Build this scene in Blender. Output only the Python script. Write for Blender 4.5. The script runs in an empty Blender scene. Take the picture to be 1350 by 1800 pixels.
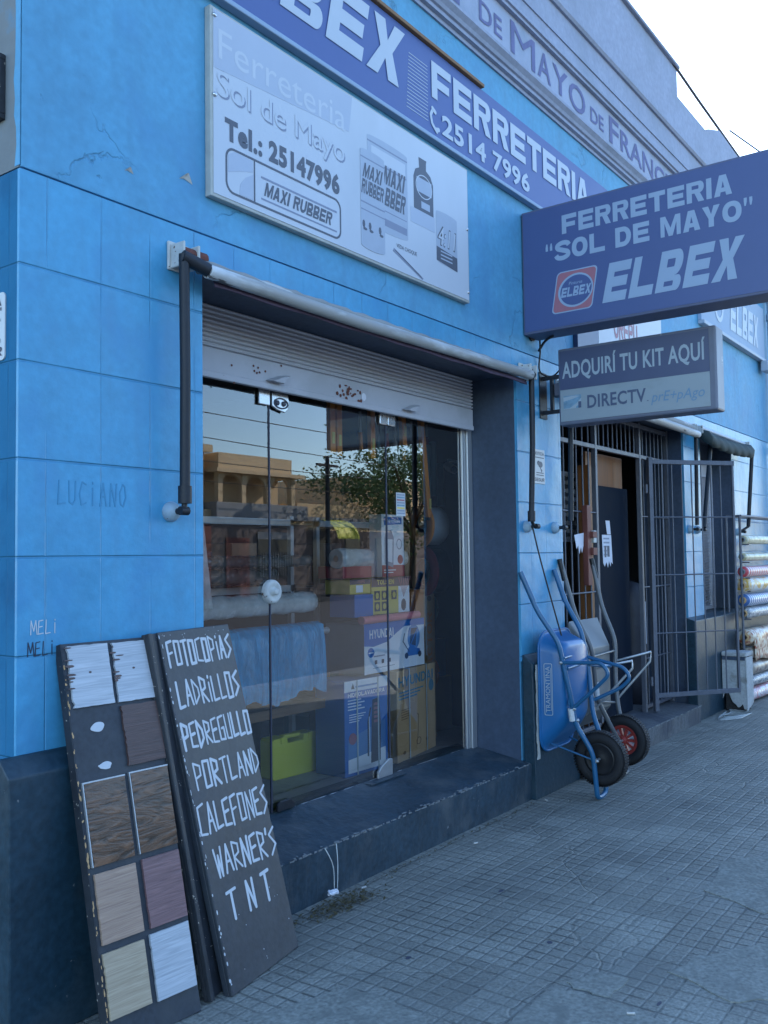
import bpy, bmesh, math, random
from mathutils import Vector, Matrix
random.seed(7)
R = math.radians
scene = bpy.context.scene
COL = scene.collection

# ------------------------------------------------------------------ camera
CAM_H = 1.6
yaw = math.atan(1175 / 1600); pitch = math.atan(81 / 1600); roll = 0.014
fw = Vector((math.cos(yaw) * math.cos(pitch), math.sin(yaw) * math.cos(pitch), math.sin(pitch)))
rt = fw.cross(Vector((0, 0, 1))).normalized(); up = rt.cross(fw)
ix = rt * math.cos(roll) - up * math.sin(roll)
iy = rt * math.sin(roll) + up * math.cos(roll)
cd = bpy.data.cameras.new('camera'); cam = bpy.data.objects.new('camera', cd); COL.objects.link(cam)
m = Matrix((ix, iy, -fw)).transposed().to_4x4(); m.translation = (0, 0, CAM_H)
cam.matrix_world = m
cd.sensor_fit = 'VERTICAL'; cd.sensor_height = 36; cd.sensor_width = 27; cd.lens = 32
cd.clip_start = 0.05; cd.clip_end = 2000
scene.camera = cam

# ------------------------------------------------------------------ sky, sun, exposure
SUN_EL, SUN_AZ = 30.4, 20.4            # azimuth measured from +x towards +y
w = bpy.data.worlds.new('World'); scene.world = w; w.use_nodes = True
nt = w.node_tree; bg = nt.nodes['Background']
sky = nt.nodes.new('ShaderNodeTexSky'); sky.sky_type = 'NISHITA'; sky.sun_disc = False
sky.sun_elevation = R(SUN_EL); sky.sun_rotation = R(90 - SUN_AZ)
sky.air_density = 1.0; sky.dust_density = 0.15; sky.ozone_density = 3.8
nt.links.new(sky.outputs[0], bg.inputs[0]); bg.inputs[1].default_value = 0.13
sl = bpy.data.lights.new('sun', 'SUN'); sl.energy = 3.0; sl.angle = R(0.5); sl.color = (1, 0.95, 0.88)
so = bpy.data.objects.new('sun', sl); COL.objects.link(so)
sd = Vector((math.cos(R(SUN_EL)) * math.cos(R(SUN_AZ)), math.cos(R(SUN_EL)) * math.sin(R(SUN_AZ)), math.sin(R(SUN_EL))))
so.rotation_euler = sd.to_track_quat('Z', 'Y').to_euler(); so.location = sd * 40
scene.view_settings.view_transform = 'Standard'; scene.view_settings.look = 'None'
scene.view_settings.exposure = 2.22; scene.view_settings.gamma = 1.0
scene.view_settings.use_curve_mapping = False
try:
    scene.cycles.use_denoising = True
    scene.cycles.max_bounces = 8; scene.cycles.transparent_max_bounces = 12
    scene.cycles.sample_clamp_indirect = 6
except Exception: pass

# ------------------------------------------------------------------ materials
MATS = {}
OUTDOOR_DIM = 0.74            # light balance put into the colours: outdoors darkened, so interior and reflections show brighter
UNDIMMED = set('carton_blue carton_fade carton_white carton_grey carton_red carton_yellow carton_orange kraft kraft_dark plastic_lime tarp_blue film_black film_clear tool_orange fan_grey pink_roll shelf_metal wood_brown strap print_teal shop_dark shop_floor dark_goods teal_goods red_goods ink stucco_tan stucco_shade stucco_grey maroon awn_yellow window_dark bark leaf steel aluminium galv shutter_grey shutter_bar asphalt paper worn_stone'.split())
def mat(name, col, rough=0.6, metal=0.0, var=0.12, vs=4.0, bump=0.0, bs=60.0, spec=0.4, stretch=None,
        chip=None, chip_t=0.62, chip_s=14.0, col2=None, c2_t=0.5, c2_s=2.0, c2_soft=0.12, coat=0.0, extra=None, fine=0.0, fs=70.0):
    """plain procedural paint: noise mottling, second colour patches, chips, bump"""
    if name not in UNDIMMED:
        col = tuple(c * OUTDOOR_DIM for c in col)
        if col2: col2 = tuple(c * OUTDOOR_DIM for c in col2)
        if chip: chip = tuple(c * OUTDOOR_DIM for c in chip)
    M = bpy.data.materials.new(name); M.use_nodes = True; MATS[name] = M
    n = M.node_tree.nodes; l = M.node_tree.links; b = n['Principled BSDF']
    b.inputs['Roughness'].default_value = rough; b.inputs['Metallic'].default_value = metal
    b.inputs['Specular IOR Level'].default_value = spec
    if coat: b.inputs['Coat Weight'].default_value = coat
    tc = n.new('ShaderNodeTexCoord'); mp = n.new('ShaderNodeMapping')
    l.new(tc.outputs['Object'], mp.inputs[0])
    if stretch: mp.inputs['Scale'].default_value = stretch
    nz = n.new('ShaderNodeTexNoise'); nz.inputs['Scale'].default_value = vs; nz.inputs['Detail'].default_value = 6
    nz.inputs['Roughness'].default_value = 0.65
    l.new(mp.outputs[0], nz.inputs['Vector'])
    cr = n.new('ShaderNodeValToRGB')
    e = cr.color_ramp.elements
    e[0].position = 0.25; e[1].position = 0.75
    e[0].color = [max(0, c * (1 - var)) for c in col] + [1]; e[1].color = [min(1, c * (1 + var)) for c in col] + [1]
    l.new(nz.outputs[0], cr.inputs[0]); out = cr.outputs[0]
    if fine:
        fz_ = n.new('ShaderNodeTexNoise'); fz_.inputs['Scale'].default_value = fs; fz_.inputs['Detail'].default_value = 3; l.new(mp.outputs[0], fz_.inputs['Vector'])
        fh = n.new('ShaderNodeHueSaturation'); l.new(out, fh.inputs['Color'])
        fr_ = n.new('ShaderNodeMapRange'); fr_.inputs['From Min'].default_value = 0.3; fr_.inputs['From Max'].default_value = 0.7
        fr_.inputs['To Min'].default_value = 1 - fine; fr_.inputs['To Max'].default_value = 1 + fine; l.new(fz_.outputs[0], fr_.inputs['Value']); l.new(fr_.outputs[0], fh.inputs['Value']); out = fh.outputs[0]
    def patch(color, t, s, soft, prev):
        z = n.new('ShaderNodeTexNoise'); z.inputs['Scale'].default_value = s; z.inputs['Detail'].default_value = 5
        z.inputs['Roughness'].default_value = 0.6
        l.new(mp.outputs[0], z.inputs['Vector'])
        q = n.new('ShaderNodeMapRange'); q.inputs['From Min'].default_value = t; q.inputs['From Max'].default_value = t + soft
        l.new(z.outputs[0], q.inputs['Value'])
        x = n.new('ShaderNodeMix'); x.data_type = 'RGBA'
        l.new(q.outputs[0], x.inputs['Factor']); l.new(prev, x.inputs['A']); x.inputs['B'].default_value = list(color) + [1]
        return x.outputs['Result'], q.outputs[0]
    if col2: out, _ = patch(col2, c2_t, c2_s, c2_soft, out)
    if chip: out, _ = patch(chip, chip_t, chip_s, 0.02, out)
    l.new(out, b.inputs['Base Color'])
    rr = n.new('ShaderNodeMapRange'); rr.inputs['To Min'].default_value = max(0.02, rough - 0.1); rr.inputs['To Max'].default_value = min(1, rough + 0.1)
    l.new(nz.outputs[0], rr.inputs['Value']); l.new(rr.outputs[0], b.inputs['Roughness'])
    if bump:
        z = n.new('ShaderNodeTexNoise'); z.inputs['Scale'].default_value = bs; z.inputs['Detail'].default_value = 4
        l.new(mp.outputs[0], z.inputs['Vector'])
        bp = n.new('ShaderNodeBump'); bp.inputs['Strength'].default_value = bump; bp.inputs['Distance'].default_value = 0.01
        l.new(z.outputs[0], bp.inputs['Height']); l.new(bp.outputs[0], b.inputs['Normal'])
    if extra: extra(M, n, l, b, mp, out)
    return M

def math_node(n, l, op, a, b=None, c=None):
    q = n.new('ShaderNodeMath'); q.operation = op
    for i, v in enumerate((a, b, c)):
        if v is None: continue
        if hasattr(v, 'links'): l.new(v, q.inputs[i])
        else: q.inputs[i].default_value = v
    return q.outputs[0]

def grid_lines(n, l, coord, pitch, off, width):
    """1 on joints every `pitch` along one coordinate"""
    a = math_node(n, l, 'SUBTRACT', coord, off); a = math_node(n, l, 'DIVIDE', a, pitch)
    f = math_node(n, l, 'FRACT', a); f = math_node(n, l, 'SUBTRACT', f, 0.5); f = math_node(n, l, 'ABSOLUTE', f)
    q = n.new('ShaderNodeMapRange'); q.inputs['From Min'].default_value = 0.5 - width / pitch; q.inputs['From Max'].default_value = 0.5 - 0.3 * width / pitch
    l.new(f, q.inputs['Value']); return q.outputs[0]

def wall_extra(tiles):
    def f(M, n, l, b, mp, col):
        sx = n.new('ShaderNodeSeparateXYZ'); l.new(mp.outputs[0], sx.inputs[0])
        h = n.new('ShaderNodeTexNoise'); h.inputs['Scale'].default_value = 5; h.inputs['Detail'].default_value = 8
        l.new(mp.outputs[0], h.inputs['Vector'])
        h2 = n.new('ShaderNodeTexNoise'); h2.inputs['Scale'].default_value = 70; h2.inputs['Detail'].default_value = 3
        l.new(mp.outputs[0], h2.inputs['Vector'])
        hh = math_node(n, l, 'MULTIPLY_ADD', h2.outputs[0], 0.06, h.outputs[0])
        # vertical dirt runs (weathering of the paint)
        mp2 = n.new('ShaderNodeMapping'); mp2.inputs['Scale'].default_value = (9, 9, 0.7); l.new(mp.outputs[0], mp2.inputs[0])
        st = n.new('ShaderNodeTexNoise'); st.inputs['Scale'].default_value = 1.0; st.inputs['Detail'].default_value = 6; l.new(mp2.outputs[0], st.inputs['Vector'])
        sr = n.new('ShaderNodeMapRange'); sr.inputs['From Min'].default_value = 0.5; sr.inputs['From Max'].default_value = 0.75
        sr.inputs['To Max'].default_value = 0.26; l.new(st.outputs[0], sr.inputs['Value'])
        x = n.new('ShaderNodeMix'); x.data_type = 'RGBA'; x.inputs['B'].default_value = (0.07, 0.17, 0.26, 1)
        l.new(sr.outputs[0], x.inputs['Factor']); l.new(col, x.inputs['A']); col = x.outputs['Result']
        if tiles:
            gx = grid_lines(n, l, sx.outputs[0], 0.233, 1.96, 0.004)
            gy = grid_lines(n, l, sx.outputs[1], 0.233, 0.05, 0.004)
            gz = grid_lines(n, l, sx.outputs[2], 0.345, 0.24, 0.006)
            brk = n.new('ShaderNodeTexNoise'); brk.inputs['Scale'].default_value = 3; l.new(mp.outputs[0], brk.inputs['Vector'])
            bf = n.new('ShaderNodeMapRange'); bf.inputs['From Min'].default_value = 0.38; bf.inputs['From Max'].default_value = 0.6; l.new(brk.outputs[0], bf.inputs['Value'])
            gxx = math_node(n, l, 'MAXIMUM', gx, gy if tiles == 2 else 0.0)
            if tiles == 2: gxx = gy
            gxx = math_node(n, l, 'MULTIPLY', gxx, math_node(n, l, 'MULTIPLY', bf.outputs[0], 0.45))
            gzz = math_node(n, l, 'MULTIPLY', gz, math_node(n, l, 'MULTIPLY_ADD', bf.outputs[0], 0.6, 0.4))
            g = math_node(n, l, 'MAXIMUM', gxx, gzz)
            hh = math_node(n, l, 'MULTIPLY_ADD', g, -1.1, hh)
            x = n.new('ShaderNodeMix'); x.data_type = 'RGBA'; x.inputs['B'].default_value = (0.037, 0.15, 0.27, 1)
            l.new(math_node(n, l, 'MULTIPLY', g, 0.5), x.inputs['Factor']); l.new(col, x.inputs['A']); col = x.outputs['Result']
        else:
            v = n.new('ShaderNodeTexVoronoi'); v.feature = 'DISTANCE_TO_EDGE'; v.inputs['Scale'].default_value = 1.3
            ds = n.new('ShaderNodeTexNoise'); ds.inputs['Scale'].default_value = 3; ds.inputs['Detail'].default_value = 6; l.new(mp.outputs[0], ds.inputs['Vector'])
            va = n.new('ShaderNodeVectorMath'); va.operation = 'MULTIPLY_ADD'; l.new(ds.outputs['Color'], va.inputs[0]); va.inputs[1].default_value = (0.7,) * 3; l.new(mp.outputs[0], va.inputs[2])
            l.new(va.outputs[0], v.inputs['Vector'])
            q = n.new('ShaderNodeMapRange'); q.inputs['From Min'].default_value = 0.012; q.inputs['From Max'].default_value = 0.0; l.new(v.outputs['Distance'], q.inputs['Value'])
            mk = n.new('ShaderNodeTexNoise'); mk.inputs['Scale'].default_value = 1.1; l.new(mp.outputs[0], mk.inputs['Vector'])
            mr = n.new('ShaderNodeMapRange'); mr.inputs['From Min'].default_value = 0.5; mr.inputs['From Max'].default_value = 0.62; l.new(mk.outputs[0], mr.inputs['Value'])
            crk = math_node(n, l, 'MULTIPLY', q.outputs[0], mr.outputs[0])
            hh = math_node(n, l, 'MULTIPLY_ADD', crk, -0.5, hh)
            x = n.new('ShaderNodeMix'); x.data_type = 'RGBA'; x.inputs['B'].default_value = (0.045, 0.15, 0.25, 1)
            l.new(math_node(n, l, 'MULTIPLY', crk, 0.45), x.inputs['Factor']); l.new(col, x.inputs['A']); col = x.outputs['Result']
        l.new(col, b.inputs['Base Color'])
        bp = n.new('ShaderNodeBump'); bp.inputs['Strength'].default_value = 0.6; bp.inputs['Distance'].default_value = 0.02 if not tiles else 0.014
        l.new(hh, bp.inputs['Height']); l.new(bp.outputs[0], b.inputs['Normal'])
    return f

BLUE = (0.084, 0.385, 0.64)
mat('blue_plaster', (0.12, 0.405, 0.64), 0.62, var=0.14, vs=2.2, col2=(0.10, 0.33, 0.58), c2_t=0.52, c2_s=1.7, c2_soft=0.2, extra=wall_extra(0), fine=0.07, fs=28)
mat('blue_tile', BLUE, 0.38, var=0.13, vs=3, col2=(0.07, 0.32, 0.6), c2_t=0.5, c2_s=2.3, c2_soft=0.2, extra=wall_extra(1), fine=0.06, fs=32)
mat('blue_tile_shaded', (0.03, 0.19, 0.36), 0.75, spec=0.08, var=0.1, vs=3, col2=(0.02, 0.125, 0.26), c2_t=0.5, c2_s=2.3, c2_soft=0.2, extra=wall_extra(2))  # side wall's shade painted in: a darker copy of the tile blue
mat('grey_plaster', (0.22, 0.25, 0.26), 0.85, var=0.2, vs=3, bump=0.5, bs=12, col2=(0.12, 0.3, 0.45), c2_t=0.56, c2_s=3)
mat('pale_parapet', (0.36, 0.42, 0.56), 0.75, var=0.12, vs=2, bump=0.3, bs=14, col2=(0.28, 0.34, 0.44), c2_t=0.5, c2_s=1.4, c2_soft=0.25, fine=0.08, fs=25)
mat('frieze_paint', (0.40, 0.47, 0.62), 0.75, var=0.12, vs=2.5, bump=0.25, bs=18, col2=(0.30, 0.38, 0.5), c2_t=0.5, c2_s=2.2, c2_soft=0.2)
mat('frieze_letter', (0.17, 0.19, 0.38), 0.8, var=0.2, vs=8)
mat('slate_plinth', (0.018, 0.05, 0.075), 0.42, var=0.25, vs=3, bump=0.25, bs=25, col2=(0.05, 0.075, 0.09), c2_t=0.52, c2_s=2.5, c2_soft=0.2, chip=(0.2, 0.22, 0.22), chip_t=0.72, chip_s=26, fine=0.22, fs=40)
mat('slate_step', (0.03, 0.058, 0.082), 0.5, var=0.3, vs=4, bump=0.35, bs=30, col2=(0.085, 0.105, 0.12), c2_t=0.5, c2_s=3.2, c2_soft=0.16, chip=(0.22, 0.24, 0.25), chip_t=0.71, chip_s=22, fine=0.25, fs=40)
mat('concrete_step', (0.12, 0.13, 0.14), 0.75, var=0.25, vs=5, bump=0.4, bs=30, col2=(0.07, 0.08, 0.1), c2_t=0.48, c2_s=3, c2_soft=0.15, fine=0.25, fs=50)
mat('worn_stone', (0.17, 0.185, 0.19), 0.85, var=0.3, vs=30)
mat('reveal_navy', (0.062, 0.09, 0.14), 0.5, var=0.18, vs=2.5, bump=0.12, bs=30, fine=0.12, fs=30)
mat('bare_render', (0.5, 0.5, 0.46), 0.9, var=0.25, vs=14, bump=0.6, bs=40)
mat('fascia_blue', (0.085, 0.14, 0.37), 0.5, var=0.06, vs=2, bump=0.05, bs=30)  # sun-glare veil mixed into fascia and letter colours, lowering their contrast
mat('fascia_pale', (0.33, 0.46, 0.63), 0.6, var=0.08, vs=2)
mat('letter_white', (0.56, 0.64, 0.74), 0.5, var=0.05, vs=5)
mat('letter_bright', (0.72, 0.76, 0.8), 0.5, var=0.05, vs=5)
mat('board_white', (0.62, 0.68, 0.76), 0.42, var=0.035, vs=2.5, col2=(0.55, 0.61, 0.68), c2_t=0.55, c2_s=1.6, c2_soft=0.3, stretch=(1, 1, 0.4))
mat('board_faded', (0.50, 0.57, 0.69), 0.45, var=0.05, vs=3)
mat('board_edge', (0.5, 0.53, 0.5), 0.5, var=0.2, vs=8)
mat('print_grey', (0.11, 0.125, 0.16), 0.5, var=0.1, vs=6)
mat('print_mid', (0.33, 0.38, 0.47), 0.5, var=0.12, vs=9)
mat('print_light', (0.46, 0.53, 0.64), 0.5, var=0.07, vs=9)
mat('print_outline', (0.27, 0.31, 0.42), 0.5, var=0.08, vs=9)
mat('sign_navy', (0.085, 0.125, 0.29), 0.4, var=0.06, vs=1.5, col2=(0.075, 0.11, 0.25), c2_t=0.5, c2_s=1.2, c2_soft=0.3)  # navy lightened and lettering dulled to carry the glare veil
mat('sign_letter', (0.36, 0.47, 0.62), 0.5, var=0.04, vs=4)
mat('sign_red', (0.44, 0.17, 0.21), 0.5, var=0.06, vs=5)
mat('sign_case', (0.13, 0.15, 0.24), 0.5, var=0.15, vs=4)
mat('kit_navy', (0.085, 0.105, 0.19), 0.4, var=0.06, vs=3)
mat('kit_panel', (0.35, 0.41, 0.44), 0.45, var=0.06, vs=2, col2=(0.27, 0.33, 0.34), c2_t=0.52, c2_s=3.0, c2_soft=0.25, stretch=(1, 1, 2.5))
mat('kit_case', (0.16, 0.18, 0.24), 0.45, var=0.15, vs=4, chip=(0.4, 0.42, 0.42), chip_t=0.7, chip_s=9)
mat('kit_text', (0.43, 0.51, 0.57), 0.5, var=0.03)
mat('kit_dark', (0.09, 0.12, 0.2), 0.5, var=0.05)
mat('kit_blue', (0.17, 0.31, 0.46), 0.5, var=0.05)
mat('kit_sky', (0.22, 0.38, 0.5), 0.5, var=0.3, vs=30)
mat('shutter_grey', (0.47, 0.48, 0.52), 0.5, metal=0.0, var=0.12, vs=5, stretch=(0.3, 1, 6), bump=0.1, bs=20, col2=(0.36, 0.37, 0.41), c2_t=0.55, c2_s=2)
mat('shutter_bar', (0.41, 0.42, 0.46), 0.55, var=0.06, vs=5, chip=(0.16, 0.09, 0.07), chip_t=0.71, chip_s=18, col2=(0.36, 0.37, 0.40), c2_t=0.52, c2_s=3)
mat('rust', (0.17, 0.06, 0.045), 0.85, var=0.4, vs=40, bump=0.5, bs=80)
mat('aluminium', (0.46, 0.48, 0.5), 0.38, metal=0.75, var=0.1, vs=8, stretch=(1, 1, 0.1))
mat('steel', (0.52, 0.54, 0.56), 0.28, metal=0.9, var=0.1, vs=12)
mat('black_iron', (0.022, 0.026, 0.034), 0.5, metal=0.2, var=0.3, vs=20, bump=0.15, bs=60, chip=(0.09, 0.07, 0.06), chip_t=0.7, chip_s=40)
mat('gate_iron', (0.15, 0.165, 0.2), 0.5, metal=0.3, var=0.2, vs=18, bump=0.15, bs=60)
mat('white_cast', (0.62, 0.64, 0.62), 0.6, var=0.15, vs=20, chip=(0.12, 0.06, 0.04), chip_t=0.63, chip_s=30)
mat('boss_paint', (0.36, 0.5, 0.6), 0.55, var=0.2, vs=20, chip=(0.14, 0.09, 0.07), chip_t=0.64, chip_s=40)
mat('awning_white', (0.62, 0.66, 0.68), 0.55, var=0.1, vs=8, stretch=(0.25, 1, 1), chip=(0.13, 0.13, 0.13), chip_t=0.60, chip_s=7, col2=(0.40, 0.41, 0.40), c2_t=0.47, c2_s=6, c2_soft=0.1, fine=0.15, fs=40)
mat('awning_canvas', (0.34, 0.35, 0.34), 0.8, var=0.25, vs=10, stretch=(0.15, 1, 1.5), bump=0.4, bs=30, chip=(0.62, 0.63, 0.62), chip_t=0.56, chip_s=4)
mat('awning_purple', (0.11, 0.08, 0.13), 0.8, var=0.2, vs=6)
mat('canvas_green', (0.05, 0.075, 0.075), 0.85, var=0.3, vs=6, bump=0.4, bs=30)
mat('board_black', (0.042, 0.052, 0.066), 0.5, var=0.22, vs=3, bump=0.1, bs=40, col2=(0.062, 0.072, 0.08), c2_t=0.5, c2_s=4, c2_soft=0.25, fine=0.16, fs=50)
mat('board_rim', (0.03, 0.036, 0.045), 0.5, var=0.3, vs=20, chip=(0.55, 0.5, 0.42), chip_t=0.66, chip_s=50)
mat('paint_white', (0.66, 0.70, 0.74), 0.6, var=0.06, vs=30)
mat('tyre', (0.018, 0.018, 0.02), 0.75, var=0.25, vs=25, bump=0.2, bs=90)
mat('hub_black', (0.015, 0.015, 0.017), 0.45, var=0.2, vs=10)
mat('hub_red', (0.36, 0.045, 0.035), 0.5, var=0.15, vs=12)
mat('barrow_blue', (0.014, 0.15, 0.38), 0.32, var=0.1, vs=4, spec=0.45, chip=(0.15, 0.19, 0.22), chip_t=0.735, chip_s=30, bump=0.05, bs=25)
mat('barrow_tube', (0.02, 0.13, 0.27), 0.32, var=0.12, vs=12, spec=0.5, chip=(0.2, 0.22, 0.24), chip_t=0.73, chip_s=40)
mat('barrow_grey', (0.2, 0.215, 0.22), 0.5, var=0.1, vs=5, metal=0.1)
mat('barrow_gtube', (0.16, 0.17, 0.18), 0.45, var=0.15, vs=10, metal=0.2)
mat('galv', (0.4, 0.42, 0.43), 0.4, metal=0.7, var=0.15, vs=20)
mat('wood_orange', (0.30, 0.12, 0.04), 0.5, var=0.25, vs=3, stretch=(14, 14, 1))
mat('wood_red', (0.20, 0.065, 0.05), 0.6, var=0.25, vs=3, stretch=(14, 14, 1))
mat('wood_brown', (0.20, 0.11, 0.055), 0.6, var=0.3, vs=3, stretch=(1, 14, 14))
mat('door_dark', (0.008, 0.016, 0.03), 0.65, var=0.2, vs=2, spec=0.06)
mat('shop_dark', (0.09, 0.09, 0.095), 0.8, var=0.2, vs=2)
mat('shop_floor', (0.3, 0.3, 0.3), 0.5, var=0.25, vs=4)
mat('paper', (0.6, 0.62, 0.68), 0.7, var=0.06, vs=20)
mat('ink', (0.05, 0.055, 0.08), 0.6, var=0.1)
mat('sticker_white', (0.66, 0.69, 0.7), 0.45, var=0.05, vs=15)
mat('post_white', (0.5, 0.52, 0.52), 0.75, var=0.18, vs=7, bump=0.3, bs=30, col2=(0.33, 0.33, 0.3), c2_t=0.54, c2_s=6, fine=0.12, fs=50)
mat('post_core', (0.035, 0.033, 0.032), 0.95, var=0.4, vs=30, bump=1.0, bs=50)
mat('cable', (0.02, 0.022, 0.026), 0.6)
mat('pipe_pale', (0.42, 0.5, 0.6), 0.5, var=0.12, vs=6, stretch=(1, 1, 0.3))
mat('plastic_lime', (0.6, 0.58, 0.03), 0.4, var=0.06, vs=6)
mat('tarp_blue', (0.004, 0.31, 0.56), 0.18, var=0.35, vs=8, stretch=(3, 1, 1), bump=1.0, bs=20, spec=0.6)
mat('film_black', (0.05, 0.055, 0.05), 0.22, var=0.4, vs=9, bump=1.0, bs=16, spec=0.7)
mat('film_clear', (0.5, 0.53, 0.52), 0.25, var=0.3, vs=9, bump=0.8, bs=20, spec=0.6)
mat('kraft', (0.5, 0.32, 0.16), 0.8, var=0.08, vs=6, bump=0.05, bs=40)
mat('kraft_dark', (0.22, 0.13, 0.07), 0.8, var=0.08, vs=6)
mat('carton_blue', (0.03, 0.16, 0.46), 0.4, var=0.06, vs=5)
mat('carton_fade', (0.10, 0.25, 0.48), 0.4, var=0.12, vs=4)
mat('carton_white', (0.8, 0.82, 0.84), 0.45, var=0.05, vs=5)
mat('carton_grey', (0.2, 0.215, 0.22), 0.5, var=0.1, vs=5)
mat('carton_red', (0.33, 0.035, 0.05), 0.45, var=0.1, vs=5)
mat('carton_yellow', (0.66, 0.52, 0.12), 0.45, var=0.12, vs=6)
mat('carton_orange', (0.7, 0.24, 0.04), 0.5, var=0.08, vs=5)
mat('print_teal', (0.06, 0.2, 0.27), 0.6, var=0.1)
mat('strap', (0.5, 0.55, 0.56), 0.4, var=0.05)
mat('pink_roll', (0.8, 0.25, 0.25), 0.4, var=0.15, vs=10, bump=0.3, bs=20)
mat('tool_orange', (0.7, 0.24, 0.03), 0.4, var=0.12, vs=8)
mat('fan_grey', (0.4, 0.43, 0.46), 0.45, var=0.12, vs=8)
mat('shelf_metal', (0.42, 0.44, 0.45), 0.4, metal=0.4, var=0.15, vs=8)
mat('dark_goods', (0.03, 0.033, 0.045), 0.5, var=0.4, vs=6)
mat('teal_goods', (0.09, 0.2, 0.22), 0.5, var=0.15, vs=6)
mat('red_goods', (0.25, 0.03, 0.05), 0.5, var=0.15, vs=6)
mat('leaf_litter', (0.10, 0.085, 0.04), 0.9, var=0.5, vs=30)
mat('butt_white', (0.62, 0.6, 0.55), 0.8, var=0.1)
mat('graffiti_black', (0.03, 0.045, 0.08), 0.6)
mat('graffiti_blue', (0.075, 0.33, 0.56), 0.6)
# wood-look sample tiles
def grain(name, c1, c2, scale=9, streak=26, rough=0.35, wav=2.0):
    c1 = tuple(c * OUTDOOR_DIM for c in c1); c2 = tuple(c * OUTDOOR_DIM for c in c2)
    M = bpy.data.materials.new(name); M.use_nodes = True; MATS[name] = M
    n = M.node_tree.nodes; l = M.node_tree.links; b = n['Principled BSDF']; b.inputs['Roughness'].default_value = rough
    tc = n.new('ShaderNodeTexCoord'); mp = n.new('ShaderNodeMapping'); l.new(tc.outputs['Object'], mp.inputs[0])
    mp.inputs['Scale'].default_value = (1.0, 4, streak)
    nz = n.new('ShaderNodeTexNoise'); nz.inputs['Scale'].default_value = scale; nz.inputs['Detail'].default_value = 8; nz.inputs['Distortion'].default_value = wav
    l.new(mp.outputs[0], nz.inputs['Vector'])
    cr = n.new('ShaderNodeValToRGB'); e = cr.color_ramp.elements; e[0].position = 0.3; e[1].position = 0.68
    e[0].color = list(c2) + [1]; e[1].color = list(c1) + [1]
    l.new(nz.outputs[0], cr.inputs[0]); l.new(cr.outputs[0], b.inputs['Base Color'])
    bp = n.new('ShaderNodeBump'); bp.inputs['Strength'].default_value = 0.25; bp.inputs['Distance'].default_value = 0.004
    l.new(nz.outputs[0], bp.inputs['Height']); l.new(bp.outputs[0], b.inputs['Normal'])
grain('tile_whitewood', (0.62, 0.66, 0.70), (0.42, 0.46, 0.5), 3, 22)
grain('tile_brown', (0.13, 0.075, 0.065), (0.07, 0.04, 0.036), 4, 24)
grain('tile_walnut', (0.20, 0.105, 0.06), (0.03, 0.02, 0.015), 4, 5, 0.12, 3.5)
grain('tile_pinkwood', (0.52, 0.36, 0.26), (0.34, 0.22, 0.16), 4, 24)
grain('tile_mauve', (0.30, 0.17, 0.17), (0.17, 0.095, 0.10), 4, 24)
grain('tile_beige', (0.58, 0.47, 0.33), (0.42, 0.33, 0.22), 4, 22)

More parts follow.
